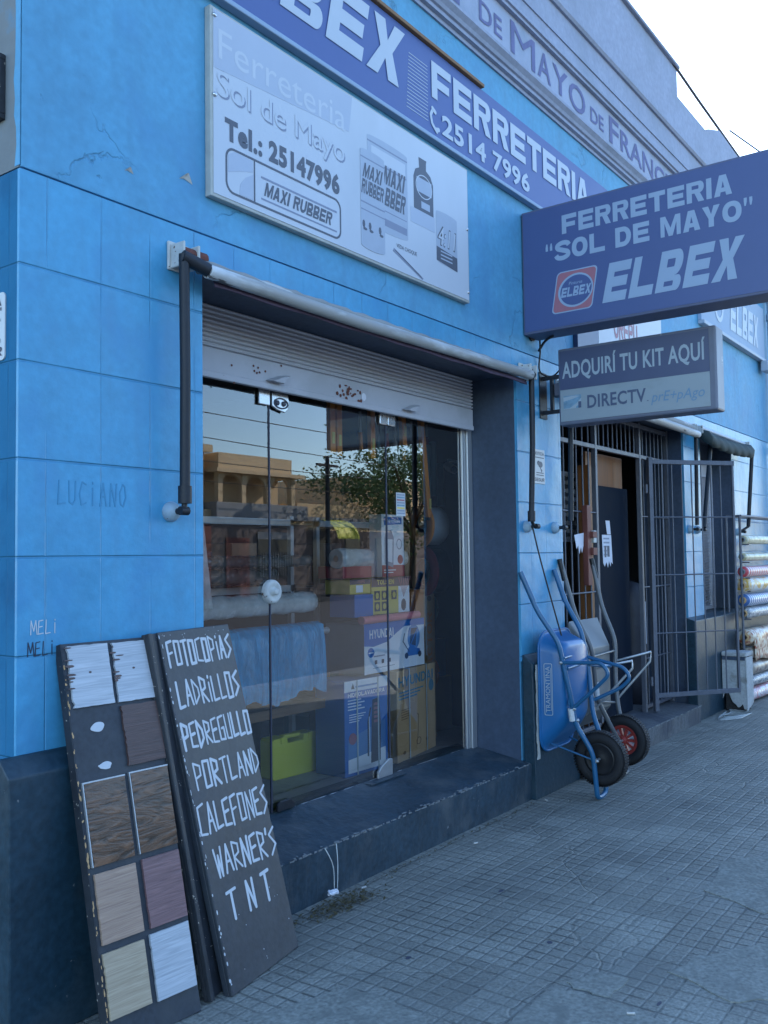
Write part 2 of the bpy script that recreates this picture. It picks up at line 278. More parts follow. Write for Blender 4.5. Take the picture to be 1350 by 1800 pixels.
# pavement: 20 cm tiles of nine little squares, worn, with cement patches
def pave_extra(M, n, l, b, mp, col):
    dz = n.new('ShaderNodeTexNoise'); dz.inputs['Scale'].default_value = 1.3; dz.inputs['Detail'].default_value = 3; l.new(mp.outputs[0], dz.inputs['Vector'])
    va = n.new('ShaderNodeVectorMath'); va.operation = 'MULTIPLY_ADD'; l.new(dz.outputs['Color'], va.inputs[0]); va.inputs[1].default_value = (0.03, 0.03, 0); l.new(mp.outputs[0], va.inputs[2])
    sx = n.new('ShaderNodeSeparateXYZ'); l.new(va.outputs[0], sx.inputs[0])
    fx = grid_lines(n, l, sx.outputs[0], 0.0667, 0.0, 0.008); fy = grid_lines(n, l, sx.outputs[1], 0.0667, 0.0, 0.008)
    gx = grid_lines(n, l, sx.outputs[0], 0.2, 0.0, 0.007); gy = grid_lines(n, l, sx.outputs[1], 0.2, 0.0, 0.009)
    wr = n.new('ShaderNodeTexNoise'); wr.inputs['Scale'].default_value = 1.6; wr.inputs['Detail'].default_value = 5; l.new(mp.outputs[0], wr.inputs['Vector'])
    wm = n.new('ShaderNodeMapRange'); wm.inputs['From Min'].default_value = 0.42; wm.inputs['From Max'].default_value = 0.6
    wm.inputs['To Min'].default_value = 1.0; wm.inputs['To Max'].default_value = 0.45; l.new(wr.outputs[0], wm.inputs['Value'])
    bk = n.new('ShaderNodeTexNoise'); bk.inputs['Scale'].default_value = 9; bk.inputs['Detail'].default_value = 2; l.new(mp.outputs[0], bk.inputs['Vector'])
    bm_ = n.new('ShaderNodeMapRange'); bm_.inputs['From Min'].default_value = 0.36; bm_.inputs['From Max'].default_value = 0.58; l.new(bk.outputs[0], bm_.inputs['Value'])
    f = math_node(n, l, 'MULTIPLY', math_node(n, l, 'MULTIPLY', fx, wm.outputs[0]), math_node(n, l, 'MULTIPLY_ADD', bm_.outputs[0], 0.75, 0.25))
    fyl = math_node(n, l, 'MULTIPLY', fy, wm.outputs[0])
    g = math_node(n, l, 'MULTIPLY', math_node(n, l, 'MAXIMUM', gx, math_node(n, l, 'MULTIPLY', gy, bm_.outputs[0])), 0.55)
    a = math_node(n, l, 'MAXIMUM', f, g)
    # per-tile tone
    wn = n.new('ShaderNodeTexWhiteNoise'); wn.noise_dimensions = '2D'
    sc = n.new('ShaderNodeVectorMath'); sc.operation = 'SCALE'; sc.inputs['Scale'].default_value = 5.0; l.new(va.outputs[0], sc.inputs[0])
    fl = n.new('ShaderNodeVectorMath'); fl.operation = 'FLOOR'; l.new(sc.outputs[0], fl.inputs[0]); l.new(fl.outputs[0], wn.inputs['Vector'])
    hs = n.new('ShaderNodeHueSaturation'); l.new(col, hs.inputs['Color'])
    l.new(math_node(n, l, 'MULTIPLY_ADD', wn.outputs['Value'], 0.26, 0.87), hs.inputs['Value'])
    x0 = n.new('ShaderNodeMix'); x0.data_type = 'RGBA'; x0.inputs['B'].default_value = (0.22, 0.23, 0.21, 1)
    l.new(math_node(n, l, 'MULTIPLY', fyl, 0.5), x0.inputs['Factor']); l.new(hs.outputs[0], x0.inputs['A'])
    x = n.new('ShaderNodeMix'); x.data_type = 'RGBA'; x.inputs['B'].default_value = (0.03, 0.035, 0.035, 1)
    l.new(math_node(n, l, 'MULTIPLY', a, 0.72), x.inputs['Factor']); l.new(x0.outputs['Result'], x.inputs['A'])
    # cracks
    v = n.new('ShaderNodeTexVoronoi'); v.feature = 'DISTANCE_TO_EDGE'; v.inputs['Scale'].default_value = 0.8
    v2 = n.new('ShaderNodeVectorMath'); v2.operation = 'MULTIPLY_ADD'; l.new(dz.outputs['Color'], v2.inputs[0]); v2.inputs[1].default_value = (0.8, 0.8, 0); l.new(mp.outputs[0], v2.inputs[2]); l.new(v2.outputs[0], v.inputs['Vector'])
    q = n.new('ShaderNodeMapRange'); q.inputs['From Min'].default_value = 0.007; q.inputs['From Max'].default_value = 0.0; l.new(v.outputs['Distance'], q.inputs['Value'])
    x2 = n.new('ShaderNodeMix'); x2.data_type = 'RGBA'; x2.inputs['B'].default_value = (0.03, 0.032, 0.03, 1)
    l.new(math_node(n, l, 'MULTIPLY', math_node(n, l, 'MULTIPLY', q.outputs[0], math_node(n, l, 'GREATER_THAN', wr.outputs[0], 0.66)), 0.7), x2.inputs['Factor']); l.new(x.outputs['Result'], x2.inputs['A'])
    l.new(x2.outputs['Result'], b.inputs['Base Color'])
    fn = n.new('ShaderNodeTexNoise'); fn.inputs['Scale'].default_value = 90; fn.inputs['Detail'].default_value = 4; l.new(mp.outputs[0], fn.inputs['Vector'])
    h = math_node(n, l, 'MULTIPLY_ADD', math_node(n, l, 'MAXIMUM', a, math_node(n, l, 'MULTIPLY', fyl, 0.6)), -1.0, math_node(n, l, 'MULTIPLY', fn.outputs[0], 0.45))
    h = math_node(n, l, 'MULTIPLY_ADD', wn.outputs['Value'], 0.25, h)
    h = math_node(n, l, 'MULTIPLY_ADD', wr.outputs[0], 1.5, h)
    h = math_node(n, l, 'MULTIPLY_ADD', q.outputs[0], -0.6, h)
    bp = n.new('ShaderNodeBump'); bp.inputs['Strength'].default_value = 0.8; bp.inputs['Distance'].default_value = 0.008
    l.new(h, bp.inputs['Height']); l.new(bp.outputs[0], b.inputs['Normal'])
mat('pavement', (0.265, 0.27, 0.235), 0.7, var=0.2, vs=2.2, col2=(0.20, 0.21, 0.19), c2_t=0.5, c2_s=1.2, c2_soft=0.2, extra=pave_extra, fine=0.3, fs=75)
mat('cement', (0.275, 0.285, 0.25), 0.8, var=0.2, vs=6, bump=0.6, bs=30, col2=(0.21, 0.22, 0.195), c2_t=0.52, c2_s=5, c2_soft=0.12, fine=0.28, fs=60)
mat('asphalt', (0.06, 0.06, 0.062), 0.85, var=0.2, vs=3, bump=0.3, bs=60, fine=0.2, fs=60)
mat('kerb_stone', (0.25, 0.25, 0.24), 0.8, var=0.15, vs=3, bump=0.3, bs=30)

def glass_mat(name, boost=2.0, tint=(0.95, 0.98, 0.98)):
    M = bpy.data.materials.new(name); M.use_nodes = True; MATS[name] = M
    n = M.node_tree.nodes; l = M.node_tree.links
    for k in list(n):
        if k.type == 'BSDF_PRINCIPLED': n.remove(k)
    o = [k for k in n if k.type == 'OUTPUT_MATERIAL'][0]
    t = n.new('ShaderNodeBsdfTransparent'); t.inputs[0].default_value = list(tint) + [1]
    g = n.new('ShaderNodeBsdfGlossy'); g.inputs['Roughness'].default_value = 0.0; g.inputs['Color'].default_value = (1, 1, 1, 1)
    fr = n.new('ShaderNodeFresnel'); fr.inputs['IOR'].default_value = 1.55
    f2 = math_node(n, l, 'MULTIPLY', fr.outputs[0], boost); f2 = math_node(n, l, 'MINIMUM', f2, 1.0)
    x = n.new('ShaderNodeMixShader'); l.new(f2, x.inputs[0]); l.new(t.outputs[0], x.inputs[1]); l.new(g.outputs[0], x.inputs[2])
    l.new(x.outputs[0], o.inputs[0])
glass_mat('shop_glass', 2.2)

# ------------------------------------------------------------------ mesh helpers
class Fr:
    """a flat frame: origin, right, up, normal"""
    def __init__(s, o, x, y):
        s.o = Vector(o); s.x = Vector(x).normalized(); s.y = Vector(y).normalized(); s.n = s.x.cross(s.y).normalized()
    def p(s, a, b, c=0.0): return s.o + s.x * a + s.y * b + s.n * c

WALLF = lambda y: Fr((0, y, 0), (1, 0, 0), (0, 0, 1))          # facing the street (-y)
SIGNF = lambda x: Fr((x, 0, 0), (0, -1, 0), (0, 0, 1))         # facing the camera side (-x); right = -y

class MB:
    def __init__(s): s.v = []; s.f = []; s.m = []; s.s = []
    def add(s, vs, fs, mi=0, smooth=False):
        k = len(s.v); s.v += [Vector(p) for p in vs]
        for f in fs: s.f.append([i + k for i in f]); s.m.append(mi); s.s.append(smooth)
        return s
    def box(s, x0, x1, y0, y1, z0, z1, mi=0, mx=None):
        vs = [Vector((x, y, z)) for z in (z0, z1) for y in (y0, y1) for x in (x0, x1)]
        if mx: vs = [mx @ p for p in vs]
        return s.add(vs, [(0, 2, 3, 1), (4, 5, 7, 6), (0, 1, 5, 4), (2, 6, 7, 3), (0, 4, 6, 2), (1, 3, 7, 5)], mi)
    def fbox(s, fr, a0, a1, b0, b1, c0, c1, mi=0):
        vs = [fr.p(a, b, c) for c in (c0, c1) for b in (b0, b1) for a in (a0, a1)]
        return s.add(vs, [(0, 2, 3, 1), (4, 5, 7, 6), (0, 1, 5, 4), (2, 6, 7, 3), (0, 4, 6, 2), (1, 3, 7, 5)], mi)
    def prism(s, fr, poly, c0, c1, mi=0, smooth=False):
        n = len(poly); vs = [fr.p(a, b, c0) for a, b in poly] + [fr.p(a, b, c1) for a, b in poly]
        ar = sum(poly[i][0] * poly[(i + 1) % n][1] - poly[(i + 1) % n][0] * poly[i][1] for i in range(n))
        idx = list(range(n)) if ar > 0 else list(range(n))[::-1]
        fs = [idx[::-1], [i + n for i in idx]]
        for k in range(n):
            i, j = idx[k], idx[(k + 1) % n]; fs.append((i, j, j + n, i + n))
        return s.add(vs, fs, mi, smooth)
    def ell(s, fr, a, b, ra, rb, c0, c1, mi=0, n=32, sh=0.0):
        return s.prism(fr, [(a + ra * math.cos(t) + sh * rb * math.sin(t), b + rb * math.sin(t)) for t in (2 * math.pi * i / n for i in range(n))], c0, c1, mi)
    def ring(s, fr, a, b, ra, rb, th, c0, c1, mi=0, n=40, sh=0.0, pts=None, pin=None):
        if pts is None:
            o = []; q = []
            for i in range(n):
                t = 2 * math.pi * i / n; c, d = math.cos(t), math.sin(t)
                o.append((a + ra * c + sh * rb * d, b + rb * d)); q.append((a + (ra - th) * c + sh * (rb - th) * d, b + (rb - th) * d))
        else: o, q = pts, pin; n = len(o)
        vs = [fr.p(x, y, c0) for x, y in o] + [fr.p(x, y, c1) for x, y in o] + [fr.p(x, y, c0) for x, y in q] + [fr.p(x, y, c1) for x, y in q]
        fs = []
        for i in range(n):
            j = (i + 1) % n
            fs += [(i, j, j + n, i + n), (i + n, j + n, j + 3 * n, i + 3 * n), (i + 2 * n, i + 3 * n, j + 3 * n, j + 2 * n)]
        return s.add(vs, fs, mi)
    def tube(s, pts, r, seg=10, mi=0, caps=True, closed=False, r2=None):
        pts = [Vector(p) for p in pts]; n = len(pts); vs = []; fs = []
        prev = None
        for i, p in enumerate(pts):
            if closed: t = (pts[(i + 1) % n] - pts[i - 1]).normalized()
            else: t = (pts[min(i + 1, n - 1)] - pts[max(i - 1, 0)]).normalized()
            if prev is None:
                a = Vector((0, 0, 1)) if abs(t.z) < 0.9 else Vector((1, 0, 0)); u = a.cross(t).normalized()
            else: u = (prev - t * prev.dot(t)).normalized()
            prev = u; wv = t.cross(u)
            rr = r if r2 is None else r + (r2 - r) * i / (n - 1)
            vs += [p + (u * math.cos(2 * math.pi * k / seg) + wv * math.sin(2 * math.pi * k / seg)) * rr for k in range(seg)]
        for i in range(n if closed else n - 1):
            j = (i + 1) % n
            for k in range(seg):
                k2 = (k + 1) % seg; fs.append((i * seg + k, i * seg + k2, j * seg + k2, j * seg + k))
        s.add(vs, fs, mi, True)
        if caps and not closed:
            s.add(vs[:seg], [list(range(seg))[::-1]], mi); s.add(vs[-seg:], [list(range(seg))], mi)
        return s
    def lathe(s, o, axis, prof, seg=32, mi=0, ref=(0, 0, 1)):
        """prof: list of (distance along axis, radius)"""
        o = Vector(o); ax = Vector(axis).normalized(); u = ax.cross(Vector(ref))
        if u.length < 1e-3: u = ax.cross(Vector((1, 0, 0)))
        u.normalize(); wv = ax.cross(u); vs = []; fs = []
        for d, r in prof: vs += [o + ax * d + (u * math.cos(2 * math.pi * k / seg) + wv * math.sin(2 * math.pi * k / seg)) * r for k in range(seg)]
        for i in range(len(prof) - 1):
            for k in range(seg):
                k2 = (k + 1) % seg; fs.append((i * seg + k, i * seg + k2, (i + 1) * seg + k2, (i + 1) * seg + k))
        return s.add(vs, fs, mi, True)
    def loft(s, rings, mi=0, cap0=True, cap1=True, smooth=True):
        n = len(rings[0]); vs = [p for r in rings for p in r]; fs = []
        for i in range(len(rings) - 1):
            for k in range(n):
                k2 = (k + 1) % n; fs.append((i * n + k, i * n + k2, (i + 1) * n + k2, (i + 1) * n + k))
        if cap0: fs.append(list(range(n))[::-1])
        if cap1: fs.append([(len(rings) - 1) * n + k for k in range(n)])
        return s.add(vs, fs, mi, smooth)
    def stroke(s, fr, pts, wd, c0, c1, mi=0, caps=True):
        """a painted brush stroke: flat ribbon with round joints"""
        for i in range(len(pts) - 1):
            a, b = Vector(pts[i]), Vector(pts[i + 1]); d = (b - a)
            if d.length < 1e-6: continue
            d.normalize(); q = Vector((-d.y, d.x)) * wd / 2
            s.prism(fr, [a - q, b - q, b + q, a + q], c0, c1 + i * 0.00004, mi)
        if caps:
            for i, p in enumerate(pts): s.ell(fr, p[0], p[1], wd / 2, wd / 2, c0, c1 + 0.0003 + i * 0.00003, mi, 10)
        return s
    def build(s, name, mats, parent=None, bevel=0.0, label=None, cat=None, group=None, kind=None, segs=2, fix=False):
        me = bpy.data.meshes.new(name); off = Vector((0, 0, 0)); q = parent
        while q is not None: off += q.location; q = q.parent
        o = bpy.data.objects.new(name, me)
        if parent is None and s.v and kind != 'structure':
            mn = [min(p[i] for p in s.v) for i in range(3)]; mxx = [max(p[i] for p in s.v) for i in range(3)]
            off = Vector(((mn[0] + mxx[0]) / 2, (mn[1] + mxx[1]) / 2, mn[2])); o.location = off
        me.from_pydata([p - off for p in s.v], [], s.f)
        if isinstance(mats, str): mats = [mats]
        for k in mats: me.materials.append(MATS[k])
        me.polygons.foreach_set('material_index', s.m); me.polygons.foreach_set('use_smooth', s.s)
        if fix:
            bm = bmesh.new(); bm.from_mesh(me); bmesh.ops.recalc_face_normals(bm, faces=bm.faces); bm.to_mesh(me); bm.free()
        me.update(); COL.objects.link(o)
        if parent is not None: o.parent = parent
        if bevel:
            bv = o.modifiers.new('bevel', 'BEVEL'); bv.width = bevel; bv.segments = segs; bv.limit_method = 'ANGLE'; bv.angle_limit = R(40)
        tag(o, label, cat, group, kind)
        return o

def tag(o, label=None, cat=None, group=None, kind=None):
    if label: o['label'] = label
    if cat: o['category'] = cat
    if group: o['group'] = group
    if kind: o['kind'] = kind
def thing(name, label, cat, loc=(0, 0, 0), group=None, kind=None):
    o = bpy.data.objects.new(name, None); o.empty_display_size = 0.1; COL.objects.link(o); o.location = loc
    tag(o, label, cat, group, kind); return o

_tc = {}
def text_raw(s, bold, shear):
    k = (s, bold, shear)
    if k not in _tc:
        c = bpy.data.curves.new('t', 'FONT'); c.body = s; c.offset = bold; c.shear = shear; c.resolution_u = 3; c.fill_mode = 'FRONT'
        c.space_character = 1.0 + bold * 2.2
        o = bpy.data.objects.new('t', c); COL.objects.link(o)
        dg = bpy.context.evaluated_depsgraph_get(); me = bpy.data.meshes.new_from_object(o.evaluated_get(dg))
        _tc[k] = ([v.co.xy.copy() for v in me.vertices], [list(p.vertices) for p in me.polygons])
        bpy.data.objects.remove(o); bpy.data.curves.remove(c); bpy.data.meshes.remove(me)
    return _tc[k]
def text(mb, fr, s, a0, a1, b0, b1, c=0.002, mi=0, bold=0.02, shear=0.0, taper=None):
    """lay the words into the rectangle a0..a1 x b0..b1 of the frame, standing c proud"""
    if bold >= 0.03 and set(s) <= BLOCK and taper is None: return block_text(mb, fr, s, a0, a1, b0, b1, c, mi, bold, shear)
    if bold and 'M' in s: bold = 0.0
    vs, fs = text_raw(s, bold, shear)
    if not vs: return
    x0 = min(v.x for v in vs); x1 = max(v.x for v in vs); y0 = min(v.y for v in vs); y1 = max(v.y for v in vs)
    out = []
    for v in vs:
        u = (v.x - x0) / (x1 - x0); q = (v.y - y0) / (y1 - y0)
        bb0 = b0 if taper is None else b0 + (taper[0] - b0) * u; bb1 = b1 if taper is None else b1 + (taper[1] - b1) * u
        out.append(fr.p(a0 + (a1 - a0) * u, bb0 + (bb1 - bb0) * q, c))
    f2 = []
    for f in fs:
        p, q, r = vs[f[0]], vs[f[1]], vs[f[2]]
        f2.append(f if (q.x - p.x) * (r.y - p.y) - (q.y - p.y) * (r.x - p.x) > 0 else f[::-1])
    mb.add(out, f2, mi)

def spline(pts, k=6):
    """Catmull-Rom through the points"""
    P = [Vector(p) for p in pts]; o = []
    for i in range(len(P) - 1):
        a, b, c, d = P[max(i - 1, 0)], P[i], P[i + 1], P[min(i + 2, len(P) - 1)]
        for j in range(k):
            t = j / k
            o.append(0.5 * ((2 * b) + (c - a) * t + (2 * a - 5 * b + 4 * c - d) * t * t + (3 * b - a - 3 * c + d) * t ** 3))
    o.append(P[-1]); return o
def bent(pts, rad=0.05, k=5):
    """polyline with rounded corners"""
    P = [Vector(p) for p in pts]; o = [P[0]]
    for i in range(1, len(P) - 1):
        a, b, c = P[i - 1], P[i], P[i + 1]; r = min(rad, (a - b).length * .45, (c - b).length * .45)
        p, q = b + (a - b).normalized() * r, b + (c - b).normalized() * r
        for j in range(k + 1):
            t = j / k; o.append(p * (1 - t) ** 2 + b * 2 * t * (1 - t) + q * t * t)
    o.append(P[-1]); return o
def rrect(w2, h2, r, n=5):
    o = []
    for cx, cy, t0 in ((w2 - r, h2 - r, 0), (-w2 + r, h2 - r, 90), (-w2 + r, -h2 + r, 180), (w2 - r, -h2 + r, 270)):
        for i in range(n + 1):
            t = R(t0 + 90 * i / n); o.append((cx + r * math.cos(t), cy + r * math.sin(t)))
    return o

def _arc(cx, cy, rx, ry, t0, t1, n=12, ex=1.0):
    o = []
    for i in range(n + 1):
        t = R(t0 + (t1 - t0) * i / n); c, d = math.cos(t), math.sin(t)
        o.append((cx + rx * math.copysign(abs(c) ** ex, c), cy + ry * math.copysign(abs(d) ** ex, d)))
    return o
def _band(o, q): return [[o[i], o[i + 1], q[i + 1], q[i]] for i in range(len(o) - 1)]
def glyph(c, s, v):
    """heavy block capitals in a unit box: s = stem width, v = bar height; pieces never overlap"""
    r_ = lambda a, b, d, e: [(a, d), (b, d), (b, e), (a, e)]
    if c == 'E': return [r_(0, s, 0, 1), r_(s, 1, 0, v), r_(s, .93, .5 - v / 2, .5 + v / 2), r_(s, 1, 1 - v, 1)]
    if c == 'F': return [r_(0, s, 0, 1), r_(s, .9, .46 - v / 2, .46 + v / 2), r_(s, 1, 1 - v, 1)]
    if c == 'L': return [r_(0, s, 0, 1), r_(s, 1, 0, v)]
    if c == 'T': return [r_(0, 1, 1 - v, 1), r_(.5 - s / 2, .5 + s / 2, 0, 1 - v)]
    if c == 'I': return [r_(0, 1, 0, 1)]
    if c == 'H': return [r_(0, s, 0, 1), r_(1 - s, 1, 0, 1), r_(s, 1 - s, .5 - v / 2, .5 + v / 2)]
    if c in 'BRP':
        m = .5 if c == 'B' else .44; o = [r_(0, s, 0, 1)]
        def bowl(y0, y1, x1):
            cy, ry = (y0 + y1) / 2, (y1 - y0) / 2; v_ = min(v, (y1 - y0) * .34); k = max(s + .05, x1 - ry * .85); xi = x1 - s
            a = [(s, y0)] + _arc(k, cy, x1 - k, ry, -90, 90, 12) + [(s, y1)]; b = [(s, y0 + v_)] + _arc(min(k, xi - .02), cy, xi - min(k, xi - .02), ry - v_, -90, 90, 12) + [(s, y1 - v_)]
            return _band(a, b)
        o += bowl(m - (v / 2 if c == 'B' else 0), 1, .95 if c == 'B' else 1)
        if c == 'B': o += bowl(0, m - v / 2, 1)
        if c == 'R': o += [[(.45, m - .001), (.45 + s * 1.05, m - .001), (1.0, 0), (1 - s * 1.1, 0)]]
        return o
    if c == 'D':
        k = .5; a = [(s, 0)] + _arc(k, .5, 1 - k, .5, -90, 90, 14) + [(s, 1)]; b = [(s, v)] + _arc(k, .5, 1 - k - s, .5 - v, -90, 90, 14) + [(s, 1 - v)]
        return [r_(0, s, 0, 1)] + _band(a, b)
    if c in 'OQ':
        o = _band(_arc(.5, .5, .5, .5, 0, 360, 32, .9), _arc(.5, .5, .5 - s, .5 - v, 0, 360, 32, .9)); return o
    if c in 'CG':
        o = _band(_arc(.5, .5, .5, .5, 38, 322, 26, .9), _arc(.5, .5, .5 - s, .5 - v, 38, 322, 26, .9))
        return o + ([r_(.55, 1, .36, .36 + v), r_(1 - s, 1, .1, .36)] if c == 'G' else [])
    if c == 'U':
        return [r_(0, s, .4, 1), r_(1 - s, 1, .4, 1)] + _band(_arc(.5, .4, .5, .4, 180, 360, 14), _arc(.5, .4, .5 - s, .4 - v, 180, 360, 14))
    if c == 'A':
        w_ = s * 1.08; t = s * .62; y = .70; f = lambda q: w_ + (.5 - w_) * q / y
        return [[(0, 0), (w_, 0), (.5, y), (.5, 1), (.5 - t, 1)], [(1, 0), (.5 + t, 1), (.5, 1), (.5, y), (1 - w_, 0)], [(f(.18), .18), (1 - f(.18), .18), (1 - f(.18 + v * .85), .18 + v * .85), (f(.18 + v * .85), .18 + v * .85)]]
    if c == 'X': return [[(0, 0), (s * 1.12, 0), (.5, .34), (1 - s * 1.12, 0), (1, 0), (.5 + s * .62, .5), (.98, 1), (.98 - s * 1.1, 1), (.5, .67), (.02 + s * 1.1, 1), (.02, 1), (.5 - s * .62, .5)]]
    if c == 'Y': return [[(.5 - s / 2, 0), (.5 + s / 2, 0), (.5 + s / 2, .4), (1, 1), (1 - s * 1.15, 1), (.5, .60), (s * 1.15, 1), (0, 1), (.5 - s / 2, .4)]]
    if c == 'V': return [[(.5 - s * .6, 0), (.5 + s * .6, 0), (1, 1), (1 - s * 1.1, 1), (.5, .3), (s * 1.1, 1), (0, 1)]]
    if c == 'N': return [[(0, 0), (s, 0), (s, .6), (1 - s, 0), (1, 0), (1, 1), (1 - s, 1), (1 - s, .42), (s, 1), (0, 1)]]
    if c == 'M': q = s * .8; return [[(0, 0), (q, 0), (q, .66), (.5 - q * .5, 0), (.5 + q * .5, 0), (1 - q, .66), (1 - q, 0), (1, 0), (1, 1), (1 - q * 1.25, 1), (.5, .40), (q * 1.25, 1), (0, 1)]]
    if c == 'S':
        sp = [Vector(p) for p in spline([(.93, .73, 0), (.82, .86, 0), (.5, .9, 0), (.17, .8, 0), (.17, .63, 0), (.5, .51, 0), (.83, .39, 0), (.84, .2, 0), (.5, .1, 0), (.16, .15, 0), (.05, .29, 0)], 4)]
        a, b = [], []
        for i, p in enumerate(sp):
            t = sp[min(i + 1, len(sp) - 1)] - sp[max(i - 1, 0)]; t.normalize(); nx, ny = -t.y * s / 2, t.x * v / 2
            a.append((p.x + nx, p.y + ny)); b.append((p.x - nx, p.y - ny))
        return _band(a, b)
    if c == '“': return [[(.0, .62), (.3, .62), (.3, .8), (.25, 1), (.1, 1), (.0, .8)], [(.55, .62), (.85, .62), (.85, .8), (.8, 1), (.65, 1), (.55, .8)]]
    if c == '”': return [[(.0, .82), (.0, 1), (.3, 1), (.3, .82), (.2, .62), (.05, .62)], [(.55, .82), (.55, 1), (.85, 1), (.85, .82), (.75, .62), (.6, .62)]]
BLOCK = set('ELFTIHBRPDOCGUAXYVNMS“” ')
def block_text(mb, fr, st, a0, a1, b0, b1, c, mi, bold, shear):
    ws = [{'I': .30, 'M': 1.2, ' ': .42, '“': .55, '”': .55, 'O': 1.06}.get(ch, 1.0) for ch in st]; gap = .13
    tot = sum(ws) + gap * (len(st) - 1); h = b1 - b0; u = (a1 - a0 - abs(shear) * h) / tot; a = a0
    s0 = .16 + bold * 2.6; v0 = min(.26, s0 * .8)
    for ch, q in zip(st, ws):
        wl = q * u
        if ch != ' ':
            for poly in glyph(ch, min(.42, s0 / q if ch not in 'I“”' else s0), v0):
                pts = [fr.p(a + x * wl + shear * y * h, b0 + y * h, c) for x, y in poly]
                ar = sum(poly[i][0] * poly[(i + 1) % len(poly)][1] - poly[(i + 1) % len(poly)][0] * poly[i][1] for i in range(len(poly)))
                mb.add(pts if ar > 0 else pts[::-1], [list(range(len(pts)))], mi)
        a += wl + gap * u

def word(par, m_, fr, s, *a, name='painted_word', cls=None, **k):
    """one painted line of a sign as a part of its own"""
    mb = (cls or MB)(); text(mb, fr, s, *a, **k); return mb.build(name, m_, par)

# ================================================================== GROUND (the setting)
def sheet(name, pts, z, m, kind='structure'):
    mb = MB(); n = len(pts)
    mb.add([(x, y, z) for x, y in pts], [list(range(n))]); return mb.build(name, m, kind=kind)
sheet('ground', [(-150, -150), (150, -150), (150, 150), (-150, 150)], -0.2, 'asphalt')
mb = MB(); mb.box(-6, 40, -1.6, 3.4, -0.19, 0.0); mb.build('pavement', 'pavement', kind='structure')
mb = MB(); mb.box(-6.2, 40, -1.78, -1.604, -0.19, 0.004); mb.build('kerb', 'kerb_stone', bevel=0.015, kind='structure')
mb = MB(); mb.box(-150, 150, -17.6, -1.79, -0.19, -0.14); mb.build('road', 'asphalt', kind='structure')
mb = MB(); mb.box(-40, 80, -40, -17.61, -0.19, 0.0); mb.build('opposite_pavement', 'asphalt', kind='structure')  # asphalt colour put in to dim the pavement's bright reflection in the glass
mb = MB()
for poly in ([(2.3, 1.0), (2.95, 0.9), (3.12, 1.13), (3.17, 1.34), (3.16, 1.5), (3.14, 1.56), (2.8, 1.57), (2.5, 1.62)],
             [(3.19, 1.36), (3.36, 1.345), (3.37, 1.47), (3.22, 1.54), (3.18, 1.49)],
             [(3.4, 1.0), (3.49, 0.89), (3.9, 0.8), (4.0, 1.02), (3.85, 1.12), (3.66, 1.22), (3.52, 1.25)],
             [(2.2, 1.9), (2.6, 1.75), (2.7, 1.83), (2.72, 2.0), (2.7, 2.2), (2.55, 2.24), (2.36, 2.32), (2.2, 2.3)],
             [(4.3, 1.1), (5.0, 0.95), (5.2, 1.25), (4.9, 1.45), (4.45, 1.4)]):
    # uneven edges
    q = []
    for i, (x, y) in enumerate(poly):
        x2, y2 = poly[(i + 1) % len(poly)]
        for t in (0, .25, .5, .75): q.append((x + (x2 - x) * t + random.uniform(-.012, .012), y + (y2 - y) * t + random.uniform(-.012, .012)))
    mb.prism(Fr((0, 0, 0), (1, 0, 0), (0, 1, 0)), q, -0.003, 0.004)
mb.build('cement_patch', 'cement', kind='structure')

# ================================================================== SHOP BUILDING
B = thing('shop_building', 'sky blue corner shop with dark slate plinth and painted fascia', 'building', (1.8, 2.9, 0))
XE = 16.0
mb = MB()
for x0, x1, z0, z1 in ((1.80, 2.64, 0, 2.83), (5.46, 6.13, 0, 2.83), (8.90, 9.42, 0, 2.83), (10.55, XE, 0, 2.83), (9.42, 10.55, 0, 0.97)):
    mb.box(x0, x1, 2.90, 3.30, z0, z1)
mb.box(1.80, XE, 2.901, 3.30, 2.83, 4.9)
mb.build('wall', 'blue_plaster', B)
mb = MB(); mb.box(1.794, XE, 2.889, 2.9005, 3.004, 4.88); mb.build('upper_plaster', 'blue_plaster', B, bevel=0.003)
for x0, x1 in ((1.786, 2.64), (5.46, 6.13), (8.90, 9.42), (10.55, XE)):
    mb = MB(); mb.box(x0, x1, 2.886, 2.8995, 0.9, 2.83); mb.build('tile_cladding', 'blue_tile', B)
mb = MB(); mb.box(1.786, XE, 2.886, 2.8995, 2.83, 2.995)
mb.build('tile_cladding', 'blue_tile', B)
# side street wall
mb = MB(); mb.box(1.80, 2.05, 3.30, 14, 0, 6.3); mb.build('side_wall', 'grey_plaster', B)
mb = MB(); mb.box(1.786, 1.7995, 2.9, 14, 0.9, 2.995); mb.build('side_cladding', 'blue_tile_shaded', B)
mb = MB(); mb.box(1.790, 1.7995, 2.9, 14, 3.004, 6.3); mb.build('side_plaster', 'grey_plaster', B)
# ragged rim of blue paint turning the corner
q = [(2.892, 3.01)]
z = 3.01; e = []
while z < 4.9:
    e.append((2.892 + 0.03 + random.uniform(-.012, .012), z)); z += random.uniform(.03, .09)
fr = Fr((1.789, 0, 0), (0, -1, 0), (0, 0, 1))
mb = MB(); mb.prism(fr, [(-2.8925, 4.9), (-2.8925, 3.01)] + [(-a, b) for a, b in e], -0.002, 0.0005); mb.build('paint_edge', 'blue_plaster', B)
